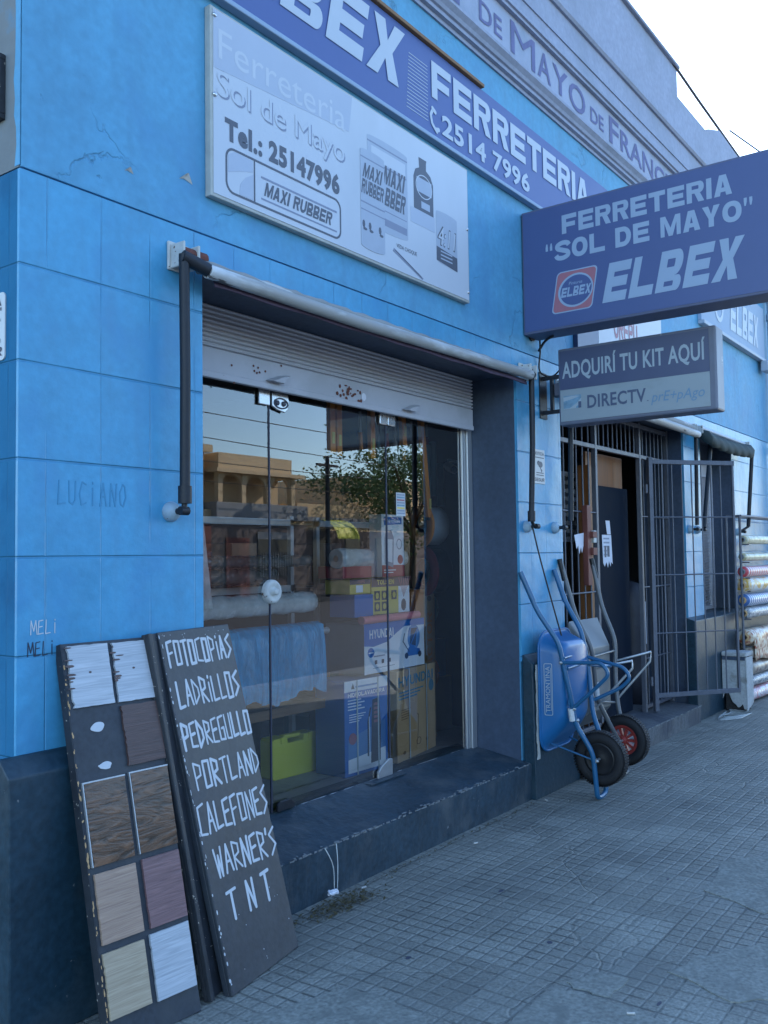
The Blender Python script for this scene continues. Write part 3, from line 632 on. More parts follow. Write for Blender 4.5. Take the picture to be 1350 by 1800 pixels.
# plinth with its sloping cap
prof = [(2.80, 0), (2.8855, 0), (2.8855, 0.945), (2.872, 0.94), (2.812, 0.885)]
FX = Fr((0, 0, 0), (0, 1, 0), (0, 0, 1))            # profiles in y,z extruded along x
mb = MB()
mb.prism(FX, prof, 1.715, 2.64); mb.build('plinth', 'slate_plinth', B, bevel=0.006, fix=True)
mb = MB(); mb.prism(FX, [(y - .005, z) for y, z in prof], 5.455, 6.13); mb.build('plinth', 'slate_plinth', B, bevel=0.006, fix=True)
mb = MB(); mb.prism(FX, [(2.79, 0), (2.8855, 0), (2.8855, 0.985), (2.872, 0.98), (2.80, 0.955)], 8.82, XE); mb.build('plinth', 'slate_plinth', B, bevel=0.006, fix=True)
mb = MB(); mb.box(9.42, 10.55, 2.886, 3.28, 0.96, 0.985); mb.build('window_sill', 'slate_plinth', B, bevel=0.004)
mb = MB(); mb.prism(Fr((0, 0, 0), (-1, 0, 0), (0, 0, 1)), [(-1.7855, 0), (-1.715, 0), (-1.725, 0.885), (-1.772, 0.94), (-1.7855, 0.945)][::-1], -14, -2.8); mb.build('plinth', 'slate_plinth', B, bevel=0.006, fix=True)
mb = MB()
q = []
for i in range(22):
    t = i / 21; q.append((5.468 + random.uniform(0, .012), 0.26 + t * 0.62))
for i in range(22):
    t = 1 - i / 21; q.append((5.515 + random.uniform(-.012, .02) + (.05 if t > .93 else 0), 0.26 + t * 0.62))
mb.prism(WALLF(2.795), q, -0.001, 0.003); mb.build('chipped_edge', 'bare_render', B, fix=True)
# dark linings of the three openings
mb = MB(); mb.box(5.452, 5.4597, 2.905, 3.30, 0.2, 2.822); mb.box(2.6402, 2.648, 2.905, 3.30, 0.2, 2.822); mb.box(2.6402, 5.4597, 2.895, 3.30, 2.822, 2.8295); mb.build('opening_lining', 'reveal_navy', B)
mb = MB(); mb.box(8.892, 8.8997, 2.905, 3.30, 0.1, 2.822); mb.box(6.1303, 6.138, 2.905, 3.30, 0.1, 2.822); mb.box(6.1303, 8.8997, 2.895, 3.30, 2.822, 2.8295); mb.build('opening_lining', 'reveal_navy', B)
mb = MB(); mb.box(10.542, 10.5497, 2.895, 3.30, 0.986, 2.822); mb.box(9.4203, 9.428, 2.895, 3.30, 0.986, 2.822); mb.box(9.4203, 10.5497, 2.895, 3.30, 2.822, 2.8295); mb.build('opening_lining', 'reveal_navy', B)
# steps
def grid_top(mb, x0, x1, y0, y1, zf, nx, ny, amp):
    vs = []; 
    for j in range(ny + 1):
        for i in range(nx + 1):
            x = x0 + (x1 - x0) * i / nx; y = y0 + (y1 - y0) * j / ny
            a = random.uniform(-amp, amp)
            vs.append((x, y + (random.uniform(-.006, .004) if j == 0 else 0), zf(y) + a - (.004 if j == 0 else 0)))
    fs = [(j * (nx + 1) + i, j * (nx + 1) + i + 1, (j + 1) * (nx + 1) + i + 1, (j + 1) * (nx + 1) + i) for j in range(ny) for i in range(nx)]
    k = len(vs)
    fr = [(p[0], y0 + .004, -0.01) for p in vs[:nx + 1]]
    mb.add(vs, fs, 0, False)
    mb.add([vs[i] for i in range(nx + 1)] + fr, [(i, nx + 1 + i, nx + 2 + i, i + 1)[::-1] if False else (i, i + 1, nx + 2 + i, nx + 1 + i)[::-1] for i in range(nx)])
mb = MB(); grid_top(mb, 2.642, 5.455, 2.83, 3.31, lambda y: 0.236 + (y - 2.83) * 0.16, 70, 10, .0012)
mb.box(2.642, 5.455, 3.31, 3.4, -0.01, 0.305)
mb.build('doorstep', 'slate_step', B)
mb = MB(); grid_top(mb, 6.135, 8.815, 2.765, 3.5, lambda y: 0.155 + (y - 2.76) * 0.06, 60, 10, .002)
mb.build('doorstep', 'concrete_step', B)
mb = MB(); random.seed(31)
for i in range(150):
    x = random.uniform(2.65, 5.44); w_ = random.uniform(.004, .035); h = random.uniform(.002, .008)
    mb.fbox(WALLF(2.8315), x, x + w_, .2385 - h, .2395, -.0005, .002 + i * .00001)
for i in range(70):
    x = random.uniform(2.65, 5.44); mb.ell(Fr((x, 2.832 + abs(random.gauss(0, .012)), .2395), (1, 0, 0), (0, 1, .16)), 0, 0, random.uniform(.004, .022), random.uniform(.002, .007), -.001, .0012 + i * .00001, 0, 9)
mb.build('worn_edge', 'worn_stone', B)
mb = MB()
for i in range(90):
    x = random.uniform(6.15, 8.8); w_ = random.uniform(.006, .05); h = random.uniform(.002, .012)
    mb.fbox(WALLF(2.766), x, x + w_, .157 - h, .1585, -.0005, .002 + i * .00001)
mb.build('worn_edge', 'worn_stone', B)
# cornice, frieze and parapet
mb = MB(); mb.prism(FX, [(2.8885, 4.85), (2.875, 4.85), (2.875, 4.875), (2.85, 4.88), (2.85, 4.905), (2.835, 4.91), (2.825, 4.93), (2.80, 4.955), (2.80, 4.975), (2.8885, 4.985)], 1.74, XE); mb.build('moulding', 'pale_parapet', B, fix=True)
mb = MB(); mb.prism(FX, [(2.8885, 5.27), (2.79, 5.27), (2.79, 5.292), (2.775, 5.296), (2.775, 5.315), (2.8885, 5.35)], 1.74, 10.0); mb.build('moulding', 'pale_parapet', B, fix=True)
mb = MB(); mb.prism(FX, [(2.8885, 5.70), (2.815, 5.70), (2.80, 5.72), (2.80, 5.735), (2.8885, 5.76)], 1.74, 10.0); mb.build('moulding', 'pale_parapet', B, fix=True)
mb = MB(); mb.prism(FX, [(2.8885, 5.48), (2.825, 5.48), (2.825, 5.50), (2.8885, 5.505)], 1.74, 10.0); mb.build('moulding', 'pale_parapet', B, fix=True)
mb = MB(); mb.box(1.78, XE, 2.82, 3.1, 4.98, 5.275); fz = mb.build('frieze', 'frieze_paint', B)
mb = MB(); mb.box(1.78, 8.895, 2.835, 3.1, 5.275, 6.42); mb.box(8.895, 9.79, 2.835, 3.1, 5.275, 6.15)
mb.prism(WALLF(0), [(9.79, 5.275), (XE, 5.275), (XE, 6.2), (11.0, 6.31), (10.33, 6.345), (9.9, 6.2), (9.79, 6.15)], -3.1, -2.835)
mb.build('parapet', 'pale_parapet', B, fix=True)
mb = MB(); mb.box(1.76, 8.90, 2.80, 3.13, 6.42, 6.45); mb.build('coping', 'pale_parapet', B, bevel=0.008)
# painted frieze words
mb = MB(); F = WALLF(2.8185)
for s, a0, a1, b0, b1 in (('1', 4.62, 4.70, 5.00, 5.24), ('º', 4.74, 4.86, 5.10, 5.2), ('DE', 4.94, 5.24, 5.03, 5.17), ('M', 5.36, 5.72, 5.01, 5.235), ('A', 5.76, 5.97, 5.02, 5.22),
                          ('Y', 6.0, 6.26, 5.02, 5.22), ('O', 6.28, 6.58, 5.01, 5.22), ('DE', 6.68, 6.94, 5.04, 5.16), ('F', 7.06, 7.26, 5.01, 5.235), ('RANCISCO', 7.30, 9.3, 5.02, 5.21),
                          ('SOL', 3.5, 4.1, 5.01, 5.23), ('DI', 4.22, 4.5, 5.01, 5.23)):
    word(fz, 'frieze_letter', F, s, a0, a1, b0, b1, 0.002, 0, 0.012)
class FB_(MB):
    """band measured on the plane y = 2.90, the panel stands at y = 2.857"""
    def build(s, *a, **k):
        s.v = [Vector((p.x * .985, p.y, CAM_H + (p.z - CAM_H) * .985)) for p in s.v]; return MB.build(s, *a, **k)
# fascia band over the door
mb = FB_(); mb.box(1.95, 7.2, 2.858, 2.8885, 4.125, 4.665); fb = mb.build('fascia', 'fascia_blue', B, bevel=0.004)
mb = FB_(); mb.box(1.95, 7.22, 2.84, 2.8885, 4.098, 4.124); mb.build('fascia_ledge', 'fascia_pale', B, bevel=0.005)
mb = FB_(); mb.box(1.95, 5.1, 2.835, 2.8885, 4.667, 4.69); mb.build('fascia_shadow_line', 'kraft_dark', B, bevel=0.004)  # brown strip painted in for the shadow line above the fascia
mb = FB_(); F = WALLF(2.857)
word(fb, 'letter_white', F, 'ELBEX', 2.47, 4.22, 4.275, 4.62, 0.003, 0, 0.055, 0.22, cls=FB_)
word(fb, 'letter_white', F, 'FERRETERIA', 4.49, 6.78, 4.365, 4.59, 0.003, 0, 0.05, cls=FB_)
word(fb, 'letter_white', F, '2514 7996', 4.60, 5.75, 4.17, 4.305, 0.003, 0, 0.03, cls=FB_, name='phone_number')
mb.stroke(F, [(4.50, 4.29), (4.475, 4.25), (4.49, 4.20), (4.54, 4.165)], 0.022, 0.001, 0.003); mb.stroke(F, [(4.495, 4.295), (4.525, 4.28)], 0.026, 0.001, 0.0035); mb.stroke(F, [(4.53, 4.175), (4.56, 4.185)], 0.026, 0.001, 0.0036)
mb.build('phone_symbol', 'letter_white', fb)
for k in range(1):
    mb = FB_()
    for i in range(16): mb.box(4.225 + i * .002, 4.45, 2.8565, 2.858, 4.2 + i * .022, 4.2 + i * .022 + .004)
    mb.build('pin_stripes', 'letter_white', fb)
mb = MB(); mb.box(9.5, 12.08, 2.85, 2.8885, 4.03, 4.69); fb2 = mb.build('fascia', 'fascia_pale', B, bevel=0.004)
mb = MB(); mb.box(9.5, 12.1, 2.82, 2.8885, 3.99, 4.03); mb.build('fascia_ledge', 'pipe_pale', B, bevel=0.006)
mb = MB(); F = WALLF(2.849); mb.ring(F, 10.13, 4.32, .17, .19, .05, 0.0, 0.003); mb.build('ring_emblem', 'letter_white', fb2)
word(fb2, 'letter_white', F, 'ELBEX', 10.55, 11.8, 4.13, 4.52, 0.003, 0, 0.055, 0.15)
# roller shutter, half raised
mb = MB(); vs = []; n = 0
zt, zb = 2.8225, 2.615; ribs = 9; p = (zt - zb) / ribs; prof = []
for i in range(ribs):
    z0 = zt - i * p
    for t, d in ((0, 0.004), (.14, -0.010), (.42, -0.015), (.70, -0.010), (.84, 0.004)): prof.append((3.205 + d, z0 - t * p))
prof.append((3.205, zb))
for x in (2.649, 5.40): vs += [(x, y, z) for y, z in prof]
k = len(prof); mb.add(vs, [(i, i + k, i + k + 1, i + 1)[::-1] for i in range(k - 1)], 0, False)
sh = mb.build('roller_shutter', 'shutter_grey', B)
mb = MB(); mb.box(2.649, 5.40, 3.192, 3.212, 2.478, 2.614); mb.box(2.649, 5.40, 3.186, 3.216, 2.468, 2.5)
mb.build('bottom_bar', 'shutter_bar', sh, bevel=0.004)
for x in (3.42, 4.62):
    mb = MB(); mb.loft([[Vector((x + a * s, 3.19 - d, 2.53 + b * s - d * .25)) for a, b in ((-.075, -.018), (.03, -.022), (.085, .03), (.02, .018))] for d, s in ((0, 1), (.028, .95), (.04, .75))], 0, False, True, False)
    mb.build('pull_handle', 'shutter_bar', sh, fix=True)
mb = MB(); random.seed(3)
for i in range(26):
    mb.ell(WALLF(3.19), 4.02 + random.gauss(0, .055), 2.545 + random.gauss(0, .02), random.uniform(.004, .014), random.uniform(.004, .012), 0.001, 0.002 + i * .00004, 0, 7)
for i in range(9): mb.ell(WALLF(3.19), random.choice((3.1, 3.25, 3.3, 3.5)) + random.gauss(0, .03), 2.55 + random.gauss(0, .03), .006, .006, 0.001, 0.0022 + i * .00004, 0, 7)
mb.build('rust_spot', 'rust', sh)
mb = MB(); mb.ell(WALLF(3.19), 4.16, 2.535, .022, .022, 0.0005, 0.002); mb.build('round_sticker', 'paper', sh)
# glazing
mb = MB(); mb.box(5.345, 5.385, 3.25, 3.29, 0.295, 2.6); mb.box(5.39, 5.45, 3.235, 3.295, 0.295, 2.822); mb.box(2.65, 5.34, 3.262, 3.278, 0.296, 0.306)
mb.build('door_frame', 'aluminium', B, bevel=0.004)
for x0, x1 in ((2.652, 3.443), (3.451, 4.473), (4.481, 5.344)):
    mb = MB(); mb.add([(x0, 3.27, .312), (x1, 3.27, .312), (x1, 3.27, 2.8), (x0, 3.27, 2.8)], [(0, 1, 2, 3)])
    g = mb.build('glass_door', 'shop_glass', B)
    mb = MB(); mb.box(x0 - .0035, x0 - .0002, 3.265, 3.275, .31, 2.8); mb.box(x1 + .0002, x1 + .0035, 3.265, 3.275, .31, 2.8); mb.build('glass_edge', 'ink', g)
    if x0 < 3:
        mb = MB(); mb.fbox(WALLF(3.262), 3.36, 3.44, 2.40, 2.56, 0, .012); mb.build('patch_fitting', 'steel', g, bevel=.004)
        mb = MB(); mb.lathe((3.446, 3.268, 1.435), (0, -1, 0), [(0, .062), (.02, .062), (.03, .056), (.034, .045), (.026, .032), (.022, .018), (.05, .017), (.054, .01), (.054, 0.0)], 36); mb.build('lock_knob', 'white_cast', g)
    elif x0 < 4:
        mb = MB(); pl = [(3.454, 2.475), (3.575, 2.475), (3.585, 2.44), (3.575, 2.395), (3.55, 2.375), (3.49, 2.385), (3.454, 2.40)]
        mb.prism(WALLF(3.262), pl, 0, .014); h = mb.build('patch_fitting', 'steel', g, bevel=.004)
        mb = MB()
        for a in (3.49, 3.54): mb.lathe((a, 3.248, 2.42), (0, -1, 0), [(0, .014), (.006, .014), (.008, .008), (.008, 0)], 14)
        mb.ring(WALLF(3.248), 3.52, 2.42, .055, .03, .008, -.001, .003); mb.build('lock_plate', 'ink', h)
        mb = MB(); mb.fbox(WALLF(3.262), 4.40, 4.473, 2.41, 2.6, 0, .012); mb.build('patch_fitting', 'steel', g, bevel=.006)
        mb = MB(); mb.prism(WALLF(3.262), [(3.47, .31), (3.60, .31), (3.60, .335), (3.57, .36), (3.49, .36), (3.47, .345)], 0, .016); mb.build('floor_fitting', 'black_iron', g, bevel=.004)
        mb = MB(); mb.prism(WALLF(3.262), [(4.33, .305), (4.475, .305), (4.475, .40), (4.44, .405), (4.37, .375), (4.335, .345)], 0, .016); mb.build('floor_fitting', 'galv', g, bevel=.004)
        mb = MB(); mb.box(4.20, 4.55, 3.2, 3.262, .300, .306); mb.build('threshold_plate', 'slate_step', g)
    else:
        mb = MB(); mb.fbox(WALLF(3.262), 4.482, 4.56, 2.41, 2.6, 0, .012); mb.build('patch_fitting', 'steel', g, bevel=.006)
        mb = MB(); F = WALLF(3.266); mb.fbox(F, 4.575, 4.672, 1.86, 2.005, 0, .0015, 0)
        cols = (1, 2, 3, 1, 2, 4, 1, 1)
        for i in range(8): mb.fbox(F, 4.582, 4.664, 1.987 - i * .0165, 1.997 - i * .0165, .0015, .002, cols[i])
        mb.build('glass_sticker', ['sticker_white', 'print_mid', 'kit_sky', 'sign_red', 'carton_yellow'], g)
# shop interior shell
mb = MB(); mb.box(2.06, 9.2, 3.40, 8.0, 0.2, 0.302); mb.build('shop_floor', 'shop_floor', B)
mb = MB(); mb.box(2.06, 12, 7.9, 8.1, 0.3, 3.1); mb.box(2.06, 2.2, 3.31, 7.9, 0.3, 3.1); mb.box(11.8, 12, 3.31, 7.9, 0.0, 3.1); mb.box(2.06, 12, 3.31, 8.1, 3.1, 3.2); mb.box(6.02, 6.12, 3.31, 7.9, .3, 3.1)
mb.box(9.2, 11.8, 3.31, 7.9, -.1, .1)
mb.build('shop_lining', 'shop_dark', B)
mb = MB(); mb.box(2.06, XE, 3.11, 14, 4.7, 4.8); mb.build('roof', 'asphalt', B)

# second doorway: fixed grille, timber post, dark door
mb = MB()
mb.box(7.15, 7.27, 3.12, 3.22, .18, 2.36); mb.build('door_post', 'wood_orange', B, bevel=.006)
mb = MB(); mb.box(7.28, 8.09, 3.20, 3.22, 2.205, 2.49); mb.build('transom_panel', 'wood_orange', B)
mb = MB(); mb.box(7.275, 8.06, 3.14, 3.185, .19, 2.2); dr = mb.build('door', 'door_dark', B, bevel=.004)
mb = MB(); F = WALLF(3.139)
mb.prism(F, [(7.53, 1.9), (7.62, 1.9), (7.64, 1.78), (7.56, 1.78)], 0, .002)
mb.build('notice', 'paper', dr)
mb = MB(); pl = [(7.445, 1.775), (7.645, 1.775), (7.665, 1.52), (7.63, 1.54), (7.62, 1.5), (7.585, 1.55), (7.56, 1.49), (7.53, 1.54), (7.49, 1.50), (7.46, 1.53)]
mb.prism(F, pl, 0, .002); 
for i in range(5): mb.fbox(F, 7.475, 7.60, 1.735 - i * .035, 1.75 - i * .035, .002, .003, 1)
mb.fbox(F, 7.49, 7.53, 1.58, 1.68, .0021, .0031, 2); mb.fbox(F, 7.55, 7.60, 1.585, 1.68, .0021, .0031, 2)
mb.build('notice', ['paper', 'print_mid', 'print_grey'], dr, fix=True)
g = thing('security_grille', 'fixed dark iron bar grille filling the second doorway', 'grille', (6.14, 3.05, .16))
mb = MB()
for x in (6.16, 7.115, 8.12, 8.86): mb.box(x - .02, x + .02, 3.03, 3.07, .17, 2.815)
for z0, x0, x1 in ((2.50, 6.16, 8.86), (2.78, 6.16, 8.86)): mb.box(x0, x1, 3.032, 3.068, z0 - .018, z0 + .018)
mb.box(6.16, 7.1, 3.035, 3.065, .2, .23); mb.box(8.12, 8.86, 3.035, 3.065, .2, .23)
mb.build('frame', 'gate_iron', g, bevel=.003)
mb = MB()
xs = [6.16 + .119 * i for i in range(1, 8)] + [8.12 + .105 * i for i in range(1, 7)]
for x in xs: mb = MB(); mb.tube([(x, 3.05, .2), (x, 3.05, 2.78)], .007, 8); mb.build('bar', 'gate_iron', g)
for x in [7.115 + .1 * i for i in range(1, 10)]: mb = MB(); mb.tube([(x, 3.05, 2.50), (x, 3.05, 2.78)], .007, 8); mb.build('bar', 'gate_iron', g)
for z in (.65, 1.3, 1.95):
    for xa, xb in ((6.16, 7.1), (8.12, 8.86)): mb = MB(); mb.tube([(xa, 3.04, z), (xb, 3.04, z)], .007, 8); mb.build('cross_bar', 'gate_iron', g)
# gate leaf standing open
g = thing('security_gate', 'dark iron bar gate swung open over the second doorstep', 'gate', (8.13, 2.98, .17))
d = Vector((.78, -.575, 0)).normalized(); L = .95; o = Vector((8.13, 2.985, 0)); G = Fr(o, d, (0, 0, 1))
mb = MB()
mb.fbox(G, 0.02, .06, .18, 2.49, -.02, .02); mb.fbox(G, L - .022, L, .30, 2.47, -.012, .012); mb.fbox(G, .06, L - .022, 2.43, 2.47, -.018, .018); mb.fbox(G, .06, L - .022, .30, .34, -.018, .018)
mb.build('frame', 'gate_iron', g, bevel=.003)
mb = MB()
for i in range(1, 8):
    a = .06 + (L - .1) * i / 8; mb = MB(); mb.tube([G.p(a, .32), G.p(a, 2.45)], .0065, 8); mb.build('bar', 'gate_iron', g)
for z in (.88, 1.41, 1.94): mb = MB(); mb.tube([G.p(.05, z, .008), G.p(L - .03, z, .008)], .0065, 8); mb.build('cross_bar', 'gate_iron', g)
mb = MB(); mb.fbox(G, L - .002, L + .003, 2.425, 2.475, -.02, .02); mb.build('end_cap', 'paint_white', g)
for z in (.45, 2.2):
    mb = MB(); mb.tube([o + Vector((0, 0, z - .04)), o + Vector((0, 0, z + .04))], .014, 10); mb.build('hinge', 'gate_iron', g)
# louvred shutter in the third opening
mb = MB()
for i in range(46):
    z = 1.02 + i * .031; mb.add([(9.43, 3.135, z), (10.54, 3.135, z), (10.54, 3.11, z + .027), (9.43, 3.11, z + .027), (9.43, 3.115, z + .030), (10.54, 3.115, z + .030)], [(0, 1, 2, 3), (3, 2, 5, 4)])
ls = mb.build('louvred_shutter', 'shutter_bar', B)
mb = MB(); mb.box(9.43, 10.54, 3.1, 3.14, 2.45, 2.6); mb.box(9.43, 10.54, 3.1, 3.14, .987, 1.02); mb.box(10.40, 10.54, 3.1, 3.16, 1.02, 2.45); mb.build('shutter_rail', 'shutter_grey', ls)
mb = MB(); mb.box(9.43, 10.54, 3.14, 3.28, 2.6, 2.82); mb.build('shutter_housing', 'reveal_navy', ls)
# graffiti and peeling paint on the corner pier (painted marks belong to the wall)
mb = MB(); F = WALLF(2.8855)
M_ = [[(0, 0), (.05, 1), (.45, .25), (.75, 1), (.95, 0)]]; E_ = [[(.7, 1), (.1, .95), (0, 0), (.75, .05)], [(.05, .5), (.6, .55)]]; L_ = [[(.1, 1), (0, 0), (.7, .05)]]; I_ = [[(.3, .75), (.3, 0)], [(.3, 1.0), (.32, .95)]]
def scrawl(mb, x, z, h, wd, mi, letters, lw=.026, sl=-.25):
    for L in letters:
        for st in L: mb.stroke(F, [(x + a * lw, z + b * h + (x + a * lw) * 0) for a, b in st], wd, 0, .0008 + random.uniform(0, .0003), mi)
        x += lw * 1.12; z += sl * lw * .0
    return x
scrawl(mb, 1.838, 1.35, .048, .0035, 0, (M_, E_, L_, I_)); scrawl(mb, 1.827, 1.275, .048, .0035, 1, (M_, E_, L_, I_))
mb.build('graffiti', ['paint_white', 'graffiti_black'], B)
mb = MB()
N_ = [[(0, 0), (.1, 1), (.6, 0), (.75, 1)]]; U_ = [[(0, 1), (.05, .1), (.4, 0), (.65, .2), (.7, 1)]]; C_ = [[(.7, .9), (.3, 1), (0, .5), (.2, 0), (.7, .1)]]; A_ = [[(0, 0), (.35, 1), (.7, 0)], [(.15, .4), (.6, .4)]]; O_ = [[(.35, 1), (0, .6), (.1, .1), (.4, 0), (.7, .4), (.6, .9), (.35, 1)]]
scrawl(mb, 1.945, 1.812, .085, .006, 0, (L_, U_, C_, I_, A_, N_, O_), lw=.04); mb.build('graffiti', 'graffiti_blue', B)
mb = MB()
for x, z, s in ((2.545, 3.2, .6), (2.255, 3.14, .35)):
    a = Vector((x, 2.888, z)); mb.add([a + Vector((-.05, 0, .0)) * s, a + Vector((.075, 0, -.005)) * s, a + Vector((.01, -.022, .055)) * s, a + Vector((-.01, -.004, .012)) * s, a + Vector((.03, -.012, .06)) * s], [(0, 3, 2), (3, 1, 4, 2)])
mb.build('peeling_paint', 'bare_render', B)
# drainpipe at the far end
mb = MB(); mb.tube([(12.3, 2.80, 0), (12.3, 2.80, 6.2)], .06, 16)
for z in (1.2, 2.9, 4.62): mb.tube([(12.3, 2.80, z - .04), (12.3, 2.80, z + .04)], .072, 16)
mb.build('drainpipe', 'pipe_pale', label='pale blue drainpipe running up the far end of the facade', cat='drainpipe')
mb = MB(); mb.fbox(WALLF(2.85), 11.85, 12.08, 3.86, 3.99, 0, .09); mb.build('junction_box', 'pipe_pale', bevel=.01, label='small pale junction box below the far fascia band', cat='junction box')

# ================================================================== SIGNS
# white advertising board
class WB(MB):
    """board parts measured on the plane y = 2.88, the face stands at y = 2.85"""
    def build(s, *a, **k):
        s.v = [Vector((p.x * .989, p.y, CAM_H + (p.z - CAM_H) * .989)) for p in s.v]; return MB.build(s, *a, **k)
S = thing('advertising_board', 'weathered white shop board with faded grey phone number and paint tins above the shutter', 'sign', (2.69, 2.87, 3.185))
mb = WB(); mb.box(2.69, 4.865, 2.852, 2.888, 3.185, 4.04); mb.build('panel', 'board_edge', S, bevel=.004)
mb = WB(); mb.box(2.705, 4.852, 2.8490, 2.8518, 3.20, 4.028)
mb.build('face', 'board_white', S)
mb = WB(); F = WALLF(2.8488)
mb.prism(F, [(2.707, 3.762), (3.66, 3.83), (3.69, 4.026), (2.707, 4.026)], 0, .0006, 0)
text(mb, F, 'Ferreteria', 2.735, 3.63, 3.815, 3.95, .0012, 2, .0)
# "Sol de Mayo": hollow letters, only their shaded rims left
text(mb, F, 'Sol de Mayo', 2.733, 3.626, 3.604, 3.752, .0008, 3, .012)
text(mb, F, 'Sol de Mayo', 2.725, 3.618, 3.611, 3.759, .0016, 4, .012)
text(mb, F, 'Tel.: 25147996', 2.772, 3.575, 3.458, 3.568, .001, 1, .05)
# rounded logo box with its divider
o = [(3.18 + x, 3.332 + y) for x, y in rrect(.405, .105, .05, 6)]; i_ = [(3.18 + x, 3.332 + y) for x, y in rrect(.395, .095, .042, 6)]
mb.ring(F, 0, 0, 0, 0, 0, 0, .0012, 1, pts=o, pin=i_); mb.fbox(F, 2.952, 2.96, 3.237, 3.428, 0, .0012, 1)
mb.prism(F, [(2.79, 3.32), (2.86, 3.345), (2.945, 3.37), (2.945, 3.424), (2.83, 3.424), (2.793, 3.40)], 0, .0008, 0)
mb.prism(F, [(2.86, 3.24), (2.948, 3.24), (2.948, 3.36), (2.90, 3.33), (2.865, 3.29)], 0, .0008, 0)
mb.fbox(F, 3.0, 3.55, 3.362, 3.372, 0, .0008, 3); mb.fbox(F, 3.0, 3.55, 3.262, 3.27, 0, .0008, 3)
text(mb, F, 'MAXI RUBBER', 3.018, 3.518, 3.285, 3.352, .0012, 1, .045, .25)
# printed tins, bottle, jar and sachet
def can(a0, a1, b0, b1, lvl):
    w_ = (a1 - a0) / 2; c = (a0 + a1) / 2
    mb.prism(F, [(c + w_ * math.cos(t), b0 - .018 * math.sin(t)) for t in (math.pi * k / 12 for k in range(13))][::-1] + [(c + w_ * math.cos(t), b1 + .014 * math.sin(t)) for t in (math.pi * k / 12 for k in range(13))], 0, lvl, 5)
can(3.815, 4.19, 3.40, 3.875, .0008)
mb.fbox(F, 3.815, 4.19, 3.845, 3.853, .0008, .0012, 3); mb.fbox(F, 3.83, 4.18, 3.74, 3.75, .0008, .0012, 3); mb.fbox(F, 3.85, 4.17, 3.76, 3.83, .0008, .001, 4)
text(mb, F, 'MAXI', 3.955, 4.17, 3.655, 3.76, .0018, 1, .05, .2); text(mb, F, 'BBER', 3.965, 4.175, 3.535, 3.64, .0018, 1, .05, .2)
mb.fbox(F, 3.83, 4.18, 3.50, 3.505, .0008, .0012, 3); mb.fbox(F, 3.83, 4.18, 3.42, 3.46, .0008, .0012, 3)
can(3.752, 3.965, 3.262, 3.775, .0022)
mb.fbox(F, 3.752, 3.965, 3.735, 3.742, .0022, .0026, 3)
text(mb, F, 'MAXI', 3.768, 3.952, 3.63, 3.71, .0030, 1, .045, .25); text(mb, F, 'RUBBER', 3.756, 3.962, 3.54, 3.62, .0030, 1, .04, .15)
mb.fbox(F, 3.752, 3.965, 3.49, 3.498, .0022, .0026, 3); mb.fbox(F, 3.752, 3.965, 3.45, 3.456, .0022, .0026, 3)
for a in (3.775, 3.83, 3.92): mb.ell(F, a, 3.375, .012, .022, .0022, .0028, 1, 8); mb.ell(F, a + .012, 3.35, .018, .008, .0022, .0029, 1, 8)
mb.prism(F, [(4.255, 3.61), (4.458, 3.61), (4.458, 3.80), (4.43, 3.845), (4.385, 3.865), (4.385, 3.905), (4.39, 3.925), (4.31, 3.925), (4.315, 3.865), (4.275, 3.845), (4.255, 3.80)], 0, .0012, 1)
mb.fbox(F, 4.285, 4.44, 3.72, 3.805, .0012, .0016, 5); mb.fbox(F, 4.33, 4.42, 3.63, 3.67, .0012, .0016, 5); mb.ring(F, 4.36, 3.76, .085, .07, .006, .0012, .0018, 4)
can(4.485, 4.72, 3.37, 3.66, .0008)
mb.prism(F, [(4.487, 3.365), (4.718, 3.345), (4.718, 3.43), (4.487, 3.45)], .0008, .0016, 1)
text(mb, F, '4:11', 4.497, 4.71, 3.46, 3.585, .0014, 1, .03, .2); text(mb, F, '4:11', 4.507, 4.702, 3.468, 3.577, .0019, 4, .005, .2)
for k in range(3): mb.fbox(F, 4.53, 4.66, 3.425 - k * .022, 3.433 - k * .022, .0016, .0021, 5)
mb.prism(F, [(4.04, 3.30), (4.33, 3.175 + .03), (4.34, 3.215), (4.05, 3.318)], 0, .0012, 3); mb.prism(F, [(4.06, 3.306), (4.32, 3.215), (4.32, 3.221), (4.06, 3.312)], .0012, .0018, 1)
text(mb, F, 'VEDA CHOQUE', 4.075, 4.275, 3.325, 3.352, .0008, 1, .01)
mb.fbox(F, 4.22, 4.47, 3.52, 3.61, 0, .0006, 0)
mb.build('printed_ad', ['board_faded', 'print_grey', 'board_white', 'print_outline', 'board_white', 'print_light'], S, fix=False)
mb = WB()
for x, z in ((2.712, 3.64), (4.845, 3.65), (2.712, 4.0), (4.845, 3.25)): mb.lathe((x, 2.8495, z), (0, -1, 0), [(0, .011), (.004, .011), (.008, .006), (.009, 0)], 14)
mb.build('screw', 'steel', S)

